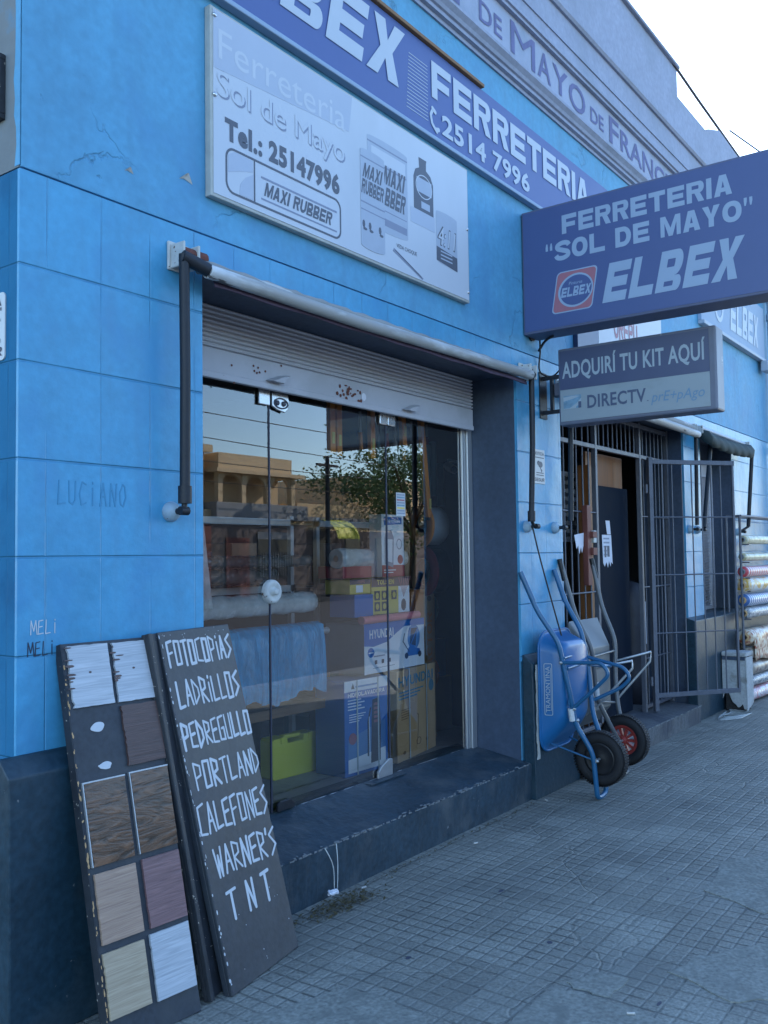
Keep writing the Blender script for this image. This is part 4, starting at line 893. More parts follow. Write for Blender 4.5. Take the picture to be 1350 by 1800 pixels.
# big projecting sign
S = thing('projecting_sign', 'large navy projecting sign with white lettering and red square logo', 'sign', (5.68, 2.88, 3.12))
mb = MB(); mb.box(5.58, 5.79, 1.07, 2.882, 3.118, 3.975); mb.build('case', 'sign_case', S, bevel=.008)
mb = MB(); mb.box(5.5765, 5.5795, 1.085, 2.868, 3.135, 3.96); mb.build('face', 'sign_navy', S)
mb = MB(); F = SIGNF(5.5762)
word(S, 'sign_letter', F, 'FERRETERIA', -2.577, -1.468, 3.757, 3.885, .0015, 0, .055)
word(S, 'sign_letter', F, '“SOL DE MAYO”', -2.70, -1.345, 3.583, 3.712, .0015, 0, .055)
word(S, 'sign_letter', F, 'ELBEX', -2.305, -1.40, 3.238, 3.492, .0015, 0, .06, .22)
sh_ = .17
def par(w2, h2, r): return [(-2.498 + x + sh_ * y, 3.363 + y) for x, y in rrect(w2, h2, r, 6)]
mb.prism(F, par(.145, .139, .03), 0, .0008, 0); mb.prism(F, par(.137, .131, .026), .0008, .0014, 1)
mb.ell(F, -2.49, 3.363, .125, .112, .0014, .0020, 0, 40, .1); mb.ell(F, -2.487, 3.363, .112, .099, .0020, .0026, 2, 40, .1)
text(mb, F, 'ELBEX', -2.595, -2.375, 3.325, 3.388, .0034, 0, .05, .2); text(mb, F, 'Pinturas', -2.535, -2.44, 3.402, 3.423, .0034, 0, .0, .1)
mb.build('emblem', ['sign_letter', 'sign_red', 'sign_navy'], S)
mb = MB(); mb.tube(bent([(5.80, 2.88, 3.05), (5.74, 2.80, 3.10), (5.70, 2.72, 3.114)], .04), .009, 8); mb.tube([(5.7, 2.887, 3.15), (5.7, 2.875, 3.15)], .05, 12); mb.build('cable_entry', 'cable', S)
mb = MB(); mb.tube(spline([(5.72, 2.83, 3.10), (5.78, 2.86, 3.03), (5.79, 2.875, 2.95), (5.79, 2.87, 2.90), (5.82, 2.85, 2.875), (5.86, 2.80, 2.87), (5.88, 2.74, 2.93)]), .006, 8)
mb.build('sign_cable', 'cable', label='thin black cable looping from the big navy sign to the small sign below', cat='cable')

# small projecting sign
KK = 0.956
class KB(MB):
    """sign parts measured at x = 6.1 and set back to the true plane x = 5.83"""
    def build(s, *a, **k):
        s.v = [Vector((p.x * KK, p.y * KK, CAM_H + (p.z - CAM_H) * KK)) for p in s.v]; return MB.build(s, *a, **k)
S = thing('projecting_sign', 'smaller two-tone projecting sign in a grey case under the big navy sign', 'sign', (5.90, 2.74, 2.5))
mb = KB(); mb.box(6.1, 6.27, 1.742, 2.878, 2.548, 3.112); mb.build('case', 'kit_case', S, bevel=.012)
mb = KB(); mb.box(6.0965, 6.0995, 1.787, 2.862, 2.806, 3.092, 0); mb.box(6.0965, 6.0995, 1.787, 2.862, 2.575, 2.8055, 1); mb.build('face', ['kit_navy', 'kit_panel'], S)
mb = KB(); F = SIGNF(6.0962)
word(S, 'kit_text', F, 'ADQUIRÍ TU KIT AQUÍ', -2.843, -1.812, 2.865, 3.042, .0015, 0, .022, cls=KB)
word(S, 'kit_dark', F, 'DIRECTV', -2.653, -2.222, 2.652, 2.748, .0015, 0, .022, cls=KB)
word(S, 'kit_blue', F, 'prE+pAgo', -2.187, -1.822, 2.622, 2.712, .0015, 0, .0, .25, cls=KB)
mb.fbox(F, -2.215, -2.205, 2.655, 2.66, 0, .0015, 1)
mb.prism(F, [(-2.837, 2.664), (-2.70, 2.664), (-2.70, 2.76), (-2.837, 2.76)], 0, .001, 3)
mb.prism(F, [(-2.837, 2.668), (-2.79, 2.668), (-2.735, 2.70), (-2.70, 2.735), (-2.70, 2.70), (-2.74, 2.675), (-2.74, 2.664), (-2.837, 2.664)], .001, .0016, 0)
mb.fbox(F, -2.722, -2.70, 2.664, 2.71, .001, .0019, 1); mb.prism(F, [(-2.837, 2.72), (-2.76, 2.735), (-2.71, 2.75), (-2.76, 2.757), (-2.837, 2.75)], .001, .0017, 0)
mb.build('emblem', ['kit_text', 'kit_dark', 'kit_blue', 'kit_sky'], S)
mb = MB(); mb.box(5.84, 5.87, 2.74, 2.886, 2.845, 2.87); mb.box(5.84, 5.87, 2.74, 2.886, 2.60, 2.625); mb.box(5.842, 5.868, 2.80, 2.822, 2.625, 2.845); mb.box(5.80, 5.91, 2.878, 2.886, 2.57, 2.90); mb.build('bracket', 'black_iron', S)
mb = MB(); mb.box(5.88, 5.97, 2.765, 2.84, 2.73, 2.82); mb.build('transformer_box', 'kit_case', S, bevel=.006)
# white sign behind, mostly hidden
S = thing('wall_sign', 'white sign with red letters between the two projecting signs', 'sign', (7.4, 2.88, 3.25))
mb = MB(); mb.box(6.83, 8.3, 2.862, 2.888, 3.25, 4.0); mb.build('panel', 'letter_bright', S, bevel=.003)
mb = MB(); text(mb, WALLF(2.8615), 'OREPU', 7.15, 7.68, 3.40, 3.60, .0015, 0, .03); mb.build('lettering', 'sign_red', S)
mb = MB(); mb.box(6.40, 6.80, 2.85, 2.888, 3.1, 3.9); mb.build('dark_panel', 'kit_navy', label='dark narrow panel on the wall left of the white sign with red letters', cat='panel', bevel=.004)
# camera notice on the pilaster
S = thing('notice_plate', 'white plate with a camera picture behind the right awning arm', 'notice', (5.78, 2.88, 2.11))
mb = MB(); mb.box(5.675, 5.855, 2.880, 2.8855, 2.105, 2.345); mb.build('plate', 'sticker_white', S, bevel=.002)
mb = MB(); F = WALLF(2.8797)
text(mb, F, 'NOTICIA', 5.69, 5.84, 2.305, 2.328, .0012, 0, .02)
mb.ell(F, 5.785, 2.24, .032, .022, 0, .0012, 0, 16); mb.prism(F, [(5.77, 2.225), (5.81, 2.20), (5.80, 2.185), (5.79, 2.205)], 0, .0016, 0); mb.ell(F, 5.755, 2.25, .02, .016, 0, .0017, 0, 12)
for z in (2.178, 2.162): mb.fbox(F, 5.72, 5.83, z, z + .006, 0, .0012, 0)
text(mb, F, 'SEGUR', 5.69, 5.84, 2.12, 2.145, .0012, 0, .03); mb.fbox(F, 5.70, 5.84, 2.285, 2.291, 0, .0012, 0); mb.build('lettering', 'print_grey', S)
# plate on the side wall
S = thing('notice_plate', 'white plate with black letters on the shaded side wall at the corner', 'notice', (1.78, 3.1, 2.32))
mb = MB(); fr = Fr((1.7855, 0, 0), (0, -1, 0), (0, 0, 1)); mb.prism(fr, [(-3.14 + x, 2.444 + y) for x, y in rrect(.175, .122, .018)], 0, .005); mb.build('plate', 'sticker_white', S)
mb = MB(); fr = Fr((1.7803, 0, 0), (0, -1, 0), (0, 0, 1))
text(mb, fr, 'ALARMA', -3.27, -2.985, 2.518, 2.546, .001, 0, .03); text(mb, fr, 'central', -3.2, -2.985, 2.50, 2.512, .001, 0, .01); text(mb, fr, 'A', -3.005, -2.99, 2.462, 2.476, .001, 0, .02)
text(mb, fr, '11', -3.02, -2.992, 2.385, 2.40, .001, 0, .02); text(mb, fr, 'SEGUR', -3.27, -2.98, 2.338, 2.37, .001, 0, .03); mb.build('lettering', 'ink', S)
mb = MB(); mb.box(1.765, 1.789, 2.985, 3.3, 3.20, 3.22); mb.box(1.765, 1.789, 2.985, 3.3, 3.42, 3.44); mb.box(1.765, 1.789, 2.985, 3.0, 3.22, 3.42); mb.box(1.784, 1.789, 3.0, 3.3, 3.22, 3.42)
mb.build('meter_frame', 'board_rim', label='dark rusty metal frame on the grey side wall above the white plate', cat='frame', bevel=.003)

# ================================================================== AWNINGS
def boss(x, z, par, y=2.886):
    b_ = MB(); b_.lathe((x, y, z), (0, -1, 0), [(0, .040), (.012, .042), (.03, .034), (.045, .022), (.05, .0)], 24); b_.build('wall_boss', 'boss_paint', par)
    b_ = MB(); b_.tube([(x, y - .03, z), (x, y - .085, z)], .013, 10); b_.tube([(x - .02, y - .085, z), (x + .02, y - .085, z)], .018, 10); b_.build('pivot', 'black_iron', par)
A = thing('awning', 'rolled-up white awning with black side arms over the shop window', 'awning', (4.0, 2.8, 1.78))
mb = MB(); mb.tube([(2.555, 2.76, 2.79), (3.6, 2.76, 2.782), (5.43, 2.76, 2.805)], .030, 20); mb.build('front_bar', 'awning_white', A)
mb = MB()
rings = []
for i in range(61):
    x = 2.575 + (5.42 - 2.575) * i / 60; a = .004 * math.sin(i * 1.7) + random.uniform(-.004, .004)
    rings.append([Vector((x, 2.822 + q.x + a * .5, 2.826 + q.y + a)) for q in (Vector(p) for p in rrect(.036, .025, .02, 4))])
mb.loft(rings); mb.build('rolled_canvas', 'awning_canvas', A, fix=True)
mb = MB()
rings = []
for i in range(41):
    x = 2.62 + (5.42 - 2.62) * i / 40; dz = .006 * math.sin(i * .9)
    rings.append([Vector((x, 2.79, 2.775)), Vector((x, 2.783, 2.752 + dz * .5)), Vector((x, 2.785, 2.745 + dz * .5)), Vector((x, 2.792, 2.745 + dz * .5)), Vector((x, 2.797, 2.775))])
mb.loft(rings); mb.build('valance', 'awning_purple', A, fix=True)
for x, xo in ((2.50, 0), (5.545, 0)):
    mb = MB(); mb.box(x - .055, x + .055, 2.872, 2.8855, 2.795, 2.915); mb.box(x + .035, x + .045, 2.79, 2.872, 2.80, 2.90); mb.box(x - .045, x - .035, 2.79, 2.872, 2.80, 2.90); mb.build('bracket', 'white_cast', A, bevel=.006)
mb = MB(); mb.tube([(2.47, 2.83, 2.86), (2.60, 2.83, 2.86)], .03, 14); mb.build('roller_end', 'rust', A)
mb = MB(); mb.tube([(2.455, 2.79, 2.84), (2.46, 2.79, 2.35), (2.465, 2.80, 1.86)], .0215, 12); mb.tube([(2.445, 2.79, 2.83), (2.56, 2.76, 2.795)], .028, 12); mb.tube([(2.465, 2.80, 1.90), (2.465, 2.80, 1.83)], .028, 12); mb.build('arm', 'black_iron', A)
mb = MB(); mb.tube([(5.50, 2.79, 2.82), (5.495, 2.79, 2.35), (5.475, 2.80, 1.85)], .019, 12); mb.tube([(5.50, 2.78, 2.82), (5.42, 2.76, 2.80)], .024, 12); mb.tube([(5.477, 2.80, 1.9), (5.475, 2.80, 1.83)], .026, 12); mb.build('arm', 'black_iron', A)
boss(2.46, 1.80, A); boss(5.555, 1.80, A)
mb = MB(); mb.tube([(2.465, 2.80, 1.85), (2.46, 2.80, 1.80)], .012, 10); mb.tube([(5.475, 2.80, 1.84), (5.53, 2.81, 1.80)], .012, 10); mb.build('hook', 'black_iron', A)
mb = MB(); mb.tube(spline([(5.48, 2.795, 1.79), (5.50, 2.76, 1.6), (5.535, 2.71, 1.35), (5.585, 2.655, 1.07)]), .0055, 8); mb.build('cord', 'cable', label='thin dark cord running from the awning arm down to the blue wheelbarrow', cat='cord')
A = thing('awning', 'rolled white awning above the barred second doorway', 'awning', (7.5, 2.8, 1.8))
mb = MB(); mb.tube([(6.2, 2.76, 2.79), (8.96, 2.76, 2.765)], .036, 18); mb.build('front_bar', 'awning_white', A)
mb = MB(); mb.tube([(6.2, 2.825, 2.85), (8.94, 2.825, 2.83)], .045, 14); mb.build('rolled_canvas', 'awning_canvas', A)
for x in (6.11, 9.02):
    mb = MB(); mb.box(x - .05, x + .05, 2.872, 2.8855, 2.78, 2.90); mb.box(x - .04, x - .03, 2.79, 2.872, 2.79, 2.88); mb.box(x + .03, x + .04, 2.79, 2.872, 2.79, 2.88); mb.build('bracket', 'white_cast', A, bevel=.006)
mb = MB(); mb.tube([(6.12, 2.79, 2.82), (6.09, 2.80, 1.85)], .019, 12); mb.build('arm', 'black_iron', A)
mb = MB(); mb.tube([(9.0, 2.79, 2.80), (8.98, 2.80, 1.88)], .019, 12); mb.build('arm', 'black_iron', A)
boss(5.985, 1.80, A); boss(9.0, 1.84, A)
A = thing('awning', 'sagging dark green awning over the louvred window at the far end', 'awning', (10, 2.8, 1.8))
mb = MB(); rings = []
for i in range(31):
    t = i / 30; x = 9.22 + 1.62 * t; sag = -.03 * math.sin(t * math.pi) + .012 * math.sin(i * 1.3)
    rings.append([Vector((x, 2.88, 2.87 + sag * .3)), Vector((x, 2.74, 2.82 + sag)), Vector((x, 2.70, 2.76 + sag)), Vector((x, 2.71, 2.69 + sag)), Vector((x, 2.76, 2.70 + sag)), Vector((x, 2.86, 2.80 + sag * .5))])
mb.loft(rings); mb.build('rolled_canvas', 'canvas_green', A, fix=True)
mb = MB(); mb.tube([(9.2, 2.82, 2.865), (10.86, 2.82, 2.85)], .02, 10); mb.build('front_bar', 'pipe_pale', A)
for x in (9.17, 10.9):
    mb = MB(); mb.box(x - .045, x + .045, 2.872, 2.8855, 2.79, 2.90); mb.box(x - .01, x + .01, 2.77, 2.872, 2.80, 2.88); mb.build('bracket', 'white_cast', A, bevel=.006)
mb = MB(); mb.tube([(10.86, 2.74, 2.72), (10.80, 2.79, 1.90)], .022, 12); mb.tube([(10.80, 2.79, 1.9), (10.70, 2.86, 1.84)], .014, 8); mb.build('arm', 'black_iron', A)
mb = MB(); mb.tube([(9.5, 2.80, 2.72), (9.20, 2.80, 1.86)], .022, 12); mb.build('arm', 'black_iron', A)
boss(9.22, 1.84, A); boss(10.68, 1.84, A)

# ================================================================== LEANING BOARDS
def lean_frame(x, y, ang, lean):
    u = Vector((math.cos(ang), math.sin(ang), 0)); n_ = Vector((-math.sin(ang), math.cos(ang), 0))
    return Fr((x, y, 0), u, Vector((0, 0, 1)) * math.cos(lean) + n_ * math.sin(lean))
HAND = {'A': [[(0, 0), (.48, 1), (1, 0)], [(.2, .38), (.82, .38)]], 'C': [[(1, 1), (.1, .93), (0, .05), (.95, .0)]], 'D': [[(.05, 0), (.0, 1), (.85, .62), (.9, .3), (.05, 0)]],
        'E': [[(.95, 1), (.05, .95), (0, .03), (.95, 0)], [(.03, .5), (.8, .54)]], 'F': [[(.95, 1), (.05, .95), (0, 0)], [(.03, .5), (.8, .55)]],
        'G': [[(.95, 1), (.05, .95), (0, .03), (.9, .0), (.92, .5), (.5, .48)]], 'I': [[(.5, 0), (.5, .74)], [(.48, .95), (.52, 1)]], 'L': [[(.05, 1), (0, .02), (.9, .06)]],
        'N': [[(0, 0), (.08, 1), (.9, 0), (1, 1)]], 'O': [[(0, 0), (.05, 1), (.92, .97), (.88, .02), (0, 0)]], 'P': [[(.05, 0), (0, 1), (.9, .84), (.85, .5), (.03, .42)]],
        'R': [[(.05, 0), (0, 1), (.85, .85), (.8, .55), (.05, .44), (1, 0)]], 'S': [[(1, 1), (.08, .78), (.92, .34), (0, 0)]], 'T': [[(0, .97), (1, 1)], [(.5, .97), (.48, 0)]],
        'U': [[(0, 1), (.03, .03), (.88, 0), (.95, 1)]], 'W': [[(0, 1), (.3, 0), (.5, .75), (.75, 0), (1, 1)]], "'": [[(.6, 1), (.35, .82)]]}
def hand_word(mb, fr, s, a0, a1, b0, b1, dz, wd):
    ws = [{'I': .55, "'": .3}.get(c, 1) for c in s]; tot = sum(ws); a = a0
    for c, q in zip(s, ws):
        wl = (a1 - a0) / tot * q; k = (a - a0) / (a1 - a0); bb0 = b0 + dz * k + random.uniform(-.004, .004); bb1 = b1 + dz * k + random.uniform(-.004, .004)
        for st in HAND[c]: mb.stroke(fr, [(a + wl * (.1 + .72 * x), bb0 + (bb1 - bb0) * y) for x, y in st], wd * random.uniform(.78, 1.22), 0, .0008 + random.uniform(0, .0004))
        a += wl
random.seed(21)
S = thing('sandwich_board', 'black hinged board with white hand-painted words leaning by the shop window', 'sandwich board', (2.6, 2.6, 0))
F1 = lean_frame(2.411, 2.487, .1944, .2543); F2 = lean_frame(2.330, 2.530, .1914, .2150)
mb = MB(); mb.fbox(F1, 0, .474, .004, 1.367, -.014, 0); mb.fbox(F1, 0, .014, .004, 1.367, -.04, -.0145); mb.build('front_panel', 'board_black', S, bevel=.003)
mb = MB(); mb.fbox(F2, 0, .474, .004, 1.352, -.02, -.004); mb.fbox(F2, 0, .02, .004, 1.352, -.004, .018); mb.build('back_panel', 'board_rim', S, bevel=.003)
mb = MB(); fr = Fr(F1.p(0, 0, .0003), F1.x, F1.y)
for s, a0, a1, b0, b1, dz in (('FOTOCOPIAS', .03, .462, 1.228, 1.325, -.006), ('LADRILLOS', .038, .462, 1.063, 1.163, -.004), ('PEDREGULLO', .018, .482, .903, 1.0, -.012), ('PORTLAND', .04, .485, .744, .843, -.018),
                              ('CALEFONES', .008, .482, .582, .69, -.026), ("WARNER'S", .052, .482, .414, .516, -.026)): mb = MB(); hand_word(mb, fr, s, a0, a1, b0, b1, dz, .0105); mb.build('painted_word', 'paint_white', S)
mb = MB()
for c, a0, a1, b0, b1 in (('T', .075, .155, .245, .352), ('N', .205, .265, .245, .345), ('T', .31, .385, .238, .345)): hand_word(mb, fr, c, a0, a1, b0, b1, 0, .0125)
mb.build('painted_word', 'paint_white', S)
mb = MB(); q = Fr(F1.p(0, 0, .0), F1.x, F1.y)
for i in range(46): mb.ell(q, .0085, .02 + i * .0293, .0028, .0028, 0, .0012, 0, 8)
mb.build('rivets', 'ink', S)
mb = MB()
for i in range(40): mb.ell(q, abs(random.gauss(0, .006)), random.uniform(.01, 1.35), random.uniform(.001, .004), random.uniform(.002, .010), 0, .0007 + i * .00002, 0, 6)
for i in range(22): mb.ell(q, random.uniform(.02, .45), random.choice((random.uniform(.02, .3), random.uniform(1.33, 1.365))), random.uniform(.001, .0025), random.uniform(.001, .003), 0, .0005 + i * .00002, 0, 6)
mb.build('paint_chips', 'paint_white', S)

S = thing('sample_board', 'black board with rows of wood-look samples leaning at the blue corner', 'display board', (2.1, 2.7, 0))
F3 = lean_frame(1.9147, 2.5378, -.0818, .2422)
mb = MB(); mb.fbox(F3, 0, .3644, .002, 1.349, -.016, 0); mb.build('panel', 'board_black', S, bevel=.002)
mb = MB(); mb.fbox(F3, -.004, -.0003, .002, 1.349, -.04, .002); mb.build('side_rim', 'board_rim', S)
for a0, a1, b0, b1, m_, lab in ((.014, .178, 1.118, 1.338, 'tile_whitewood', 'chipped white woodgrain sample'), (.195, .357, 1.117, 1.336, 'tile_whitewood', 'white woodgrain sample'), (.199, .36, .888, 1.103, 'tile_brown', 'plain dark brown sample'),
                           (.014, .177, .58, .857, 'tile_walnut', 'glossy dark walnut sample'), (.2, .36, .58, .86, 'tile_walnut', 'glossy dark walnut sample'), (.012, .174, .33, .557, 'tile_pinkwood', 'pinkish woodgrain sample'),
                           (.2, .357, .328, .56, 'tile_mauve', 'mauve woodgrain sample'), (.008, .168, .098, .304, 'tile_beige', 'beige woodgrain sample'), (.192, .355, .093, .31, 'tile_whitewood', 'pale blue-white woodgrain sample')):
    mb = MB(); n_ = 9; q = []
    rag = .004 if b0 > .85 else .0015
    for i in range(n_): q.append((a0 + (a1 - a0) * i / n_, b0 + random.uniform(-rag, rag) * .3))
    for i in range(n_): q.append((a1 + random.uniform(-rag, rag) * .3, b0 + (b1 - b0) * i / n_))
    for i in range(n_): q.append((a1 - (a1 - a0) * i / n_, b1 + random.uniform(-rag, rag) * .3))
    for i in range(n_ * 2): q.append((a0 + abs(random.gauss(0, rag)), b1 - (b1 - b0) * i / (n_ * 2)))
    mb.prism(F3, q, .0006, .011); t = mb.build('sample_tile', m_, S, fix=True, label=lab)
    if m_ == 'tile_walnut':
        mb = MB(); mb.fbox(F3, a0 - .001, a1 + .001, b1, b1 + .005, .001, .0125); mb.fbox(F3, a0 - .005, a0 - .001, b0, b1 + .005, .001, .0125); mb.build('metal_edge', 'galv', t)
    if m_ == 'tile_whitewood' and b0 > 1:
        mb = MB()
        for k in range(9): mb.ell(F3, a0 + abs(random.gauss(0, .012)), random.uniform(b0 + .06, b1 - .004), random.uniform(.003, .02), random.uniform(.002, .006), .011, .0113 + k * .00003, 0, 7)
        mb.ell(F3, a0 + .08, b1 - .1, .006, .004, .011, .0116, 0, 7); mb.build('chip', 'tile_brown', t)
mb = MB()
mb.prism(F3, [(.10 + .027 * math.cos(t) * (1 + .15 * math.sin(2 * t)), 1.042 + .017 * math.sin(t) * (1 + .2 * math.cos(t))) for t in (2 * math.pi * k / 22 for k in range(22))], 0, .003)
mb.prism(F3, [(.11 + .026 * math.cos(t) * (1 + .1 * math.sin(5 * t)), .905 + .013 * math.sin(t) * (1 + .35 * math.cos(t))) for t in (2 * math.pi * k / 26 for k in range(26))], 0, .003)
mb.build('glue_blob', 'paint_white', S, bevel=.001)
mb = MB()
for i in range(60): mb.ell(F3, random.uniform(-.003, .003), random.uniform(.02, 1.34), random.uniform(.001, .0035), random.uniform(.002, .012), .0022, .0026 + i * .00002, 0, 6)
mb.build('paint_chips', 'kraft', S)

# ================================================================== WHEELBARROWS
def wheel(par, c, r, wd, tyre_r, rim_m, spokes, ax=(1, 0, 0)):
    c = Vector(c); a = Vector(ax).normalized(); W = MB(); n_ = 12
    prof = [(tyre_r * math.sin(2 * math.pi * k / n_) * wd / tyre_r / 2, r - tyre_r + tyre_r * math.cos(2 * math.pi * k / n_)) for k in range(n_ + 1)]
    W.lathe(c, a, prof, 48, 0)
    u = a.cross(Vector((0, 0, 1))).normalized(); v = a.cross(u)
    for k in range(60):
        t = 2 * math.pi * k / 60; d_ = u * math.cos(t) + v * math.sin(t); tg = a.cross(d_)
        for s_ in (-1, 1):
            o_ = c + d_ * (r - .0045) + a * s_ * wd * .22; x_, y_ = a * wd * .2, tg * .0062
            W.add([o_ - x_ - y_, o_ + x_ - y_, o_ + x_ + y_, o_ - x_ + y_] + [p + d_ * .0055 for p in (o_ - x_ - y_, o_ + x_ - y_, o_ + x_ + y_, o_ - x_ + y_)], [(4, 5, 6, 7), (0, 1, 5, 4), (1, 2, 6, 5), (2, 3, 7, 6), (3, 0, 4, 7)])
    wl = W.build('wheel', 'tyre', par, fix=True)
    ri = r - tyre_r * 1.85; W = MB()
    if spokes:
        W.lathe(c - a * wd * .3, a, [(0, ri + .004), (wd * .6, ri + .004), (wd * .6, ri - .014), (wd * .5, ri - .02), (wd * .1, ri - .02), (0, ri - .014), (0, ri + .004)], 40)
        W.lathe(c - a * wd * .42, a, [(0, 0), (0, .028), (wd * .84, .028), (wd * .84, 0)], 24)
        for k in range(spokes):
            t = 2 * math.pi * k / spokes; d_ = u * math.cos(t) + v * math.sin(t); tg = a.cross(d_)
            W.loft([[c + d_ * rr + tg * p * s_ + a * q_ * wd * .18 for p, q_ in ((-1, -1), (1, -1), (1, 1), (-1, 1))] for rr, s_ in ((.024, .007), (ri - .012, .011))], 0, False, False, False)
    else:
        W.lathe(c - a * wd * .3, a, [(0, 0), (0, .03), (.008, .05), (.0, ri - .01), (-.004, ri + .004), (wd * .6 + .004, ri + .004), (wd * .6, ri - .01), (wd * .6 - .008, .05), (wd * .6, .03), (wd * .6, 0)], 40)
    W.build('rim', rim_m, wl, fix=True)
    W = MB(); W.tube([c - a * .085, c + a * .085], .009, 10); W.tube([c - a * .10, c - a * .078], .015, 6); W.build('axle', 'galv', wl)
    return wl
# blue barrow
S = thing('wheelbarrow', 'blue wheelbarrow with black wheel standing on its nose against the pilaster', 'wheelbarrow', (5.72, 2.6, 0))
left = [(5.44, 2.868, 1.485), (5.47, 2.77, 1.233), (5.515, 2.645, 1.03), (5.56, 2.585, .66), (5.60, 2.58, .50), (5.635, 2.475, .31), (5.648, 2.465, .12), (5.66, 2.462, .018), (5.73, 2.46, .017), (5.80, 2.462, .03), (5.812, 2.465, .12), (5.825, 2.475, .31), (5.875, 2.573, .52), (5.93, 2.62, .80), (5.96, 2.681, 1.07), (5.955, 2.79, 1.265), (5.947, 2.868, 1.494)]
mb = MB(); mb.tube(bent(left, .055), .0165, 12); mb.build('frame', 'barrow_tube', S)
mb = MB(); mb.tube([(5.463, 2.795, 1.30), (5.437, 2.872, 1.495)], .0185, 12); mb.build('grip', 'barrow_tube', S)
mb = MB(); mb.tube([(5.955, 2.795, 1.275), (5.947, 2.872, 1.503)], .0185, 12); mb.build('grip', 'barrow_tube', S)
def tray(secs, y_seq, m_, par, cap, inner):
    T = MB(); rings = []
    for (x0, x1, z0, z1, r), y in zip(secs, y_seq):
        cx, cz = (x0 + x1) / 2, (z0 + z1) / 2
        rings.append([Vector((cx + a, y, cz + b)) for a, b in rrect((x1 - x0) / 2, (z1 - z0) / 2, r, 7)])
    T.loft(rings, 0, False, True); T.build('tray', m_, par, fix=True)
    o_ = [o for o in COL.objects if o.parent == par and o.name.startswith('tray')][-1]
    so_ = o_.modifiers.new('thick', 'SOLIDIFY'); so_.thickness = .003; so_.offset = -1
    return o_
tr = tray([(5.50, 6.02, .30, 1.09, .12), (5.505, 6.015, .31, 1.083, .115), (5.512, 6.0, .335, 1.07, .105), (5.525, 5.965, .41, 1.045, .095), (5.535, 5.935, .47, 1.03, .09), (5.548, 5.92, .50, 1.018, .085), (5.575, 5.895, .53, .995, .07)],
          (2.782, 2.786, 2.768, 2.70, 2.652, 2.632, 2.622), 'barrow_blue', S, True, True)
mb = MB(); rim = [Vector((5.76 + a, 2.784, .695 + b)) for a, b in rrect(.262, .397, .12, 7)]; mb.tube(rim, .008, 8, closed=True); mb.build('rim_bead', 'barrow_blue', tr)
d_ = Vector((.03, -.12, 0)).normalized()
LF = Fr(Vector((5.5165, 2.725, .72)), (0, 0, 1), (-d_.x, -d_.y, 0))
mb = MB()
o_ = [(x, y) for x, y in rrect(.17, .028, .01)]; i_ = [(x, y) for x, y in rrect(.166, .024, .008)]; mb.ring(LF, 0, 0, 0, 0, 0, .003, .005, pts=o_, pin=i_)
text(mb, LF, 'TRAMONTINA', -.15, .15, -.012, .018, .005, 0, .01); mb.fbox(LF, -.14, .14, -.0195, -.0165, .003, .005); mb.build('maker_lettering', 'kit_text', tr, fix=False)
for k, (a, b, c_, x) in enumerate((((5.52, 2.62, .90), (5.545, 2.31, .87), (5.56, 2.575, .60), 0), ((5.94, 2.65, .90), (5.955, 2.33, .80), (5.91, 2.60, .60), 1))):
    a, b, c_ = Vector(a), Vector(b), Vector(c_); mb = MB()
    mb.tube(bent([a, b + Vector((0, .05, .04)), b + Vector((0, 0, -.03)), b + Vector((0, .07, -.10)), c_], .06, 6), .0125, 10); mb.build('leg', 'barrow_tube', S)
mb = MB(); mb.tube([(5.55, 2.45, .893), (5.95, 2.47, .842)], .011, 8); mb.tube([(5.52, 2.61, .93), (5.94, 2.66, .93)], .009, 8); mb.tube([(5.55, 2.60, .86), (5.94, 2.64, .86)], .009, 8); mb.build('cross_brace', 'barrow_tube', S)
mb = MB(); mb.tube([(5.60, 2.76, .35), (5.64, 2.475, .265)], .006, 8); mb.tube([(5.88, 2.76, .35), (5.82, 2.475, .265)], .006, 8); mb.build('tray_stay', 'barrow_tube', S)
mb = MB(); mb.tube([(5.553, 2.588, .60), (5.566, 2.583, .52)], .019, 12); mb.build('label_wrap', 'sticker_white', S)
for q in ((5.512, 2.632, .90), (5.557, 2.566, .60), (5.955, 2.665, .90), (5.925, 2.60, .60), (5.60, 2.565, .52), (5.64, 2.452, .262)):
    mb = MB(); mb.lathe(q, (-.5, -.86, 0), [(0, .012), (.008, .012), (.010, .007), (.018, .006), (.019, 0)], 6); mb.build('bolt', 'galv', S)
mb = MB(); mb.box(5.545, 5.60, 2.59, 2.602, .62, .66); mb.box(5.90, 5.95, 2.615, 2.628, .62, .66); mb.build('bracket_plate', 'barrow_tube', S, bevel=.002)
wheel(S, (5.73, 2.462, .262), .178, .085, .042, 'hub_black', 0)
# grey barrow
S = thing('wheelbarrow', 'grey metal wheelbarrow with red spoked wheel standing behind the blue one', 'wheelbarrow', (6.4, 2.7, 0))
left = [(6.04, 2.868, 1.566), (6.07, 2.77, 1.16), (6.10, 2.665, .94), (6.14, 2.655, .578), (6.26, 2.60, .36), (6.34, 2.575, .25), (6.345, 2.57, .08), (6.36, 2.57, .018), (6.41, 2.57, .017), (6.46, 2.57, .03), (6.475, 2.57, .1), (6.48, 2.58, .26), (6.52, 2.655, .45), (6.565, 2.69, .70), (6.60, 2.697, .96), (6.60, 2.80, 1.213), (6.60, 2.868, 1.56)]
mb = MB(); mb.tube(bent(left, .08), .0165, 12); mb.build('frame', 'barrow_gtube', S)
for x in (6.04, 6.60):
    mb = MB(); mb.tube([(x + .008, 2.84, 1.42), (x, 2.872, 1.575)], .019, 12); mb.build('grip', 'hub_black', S)
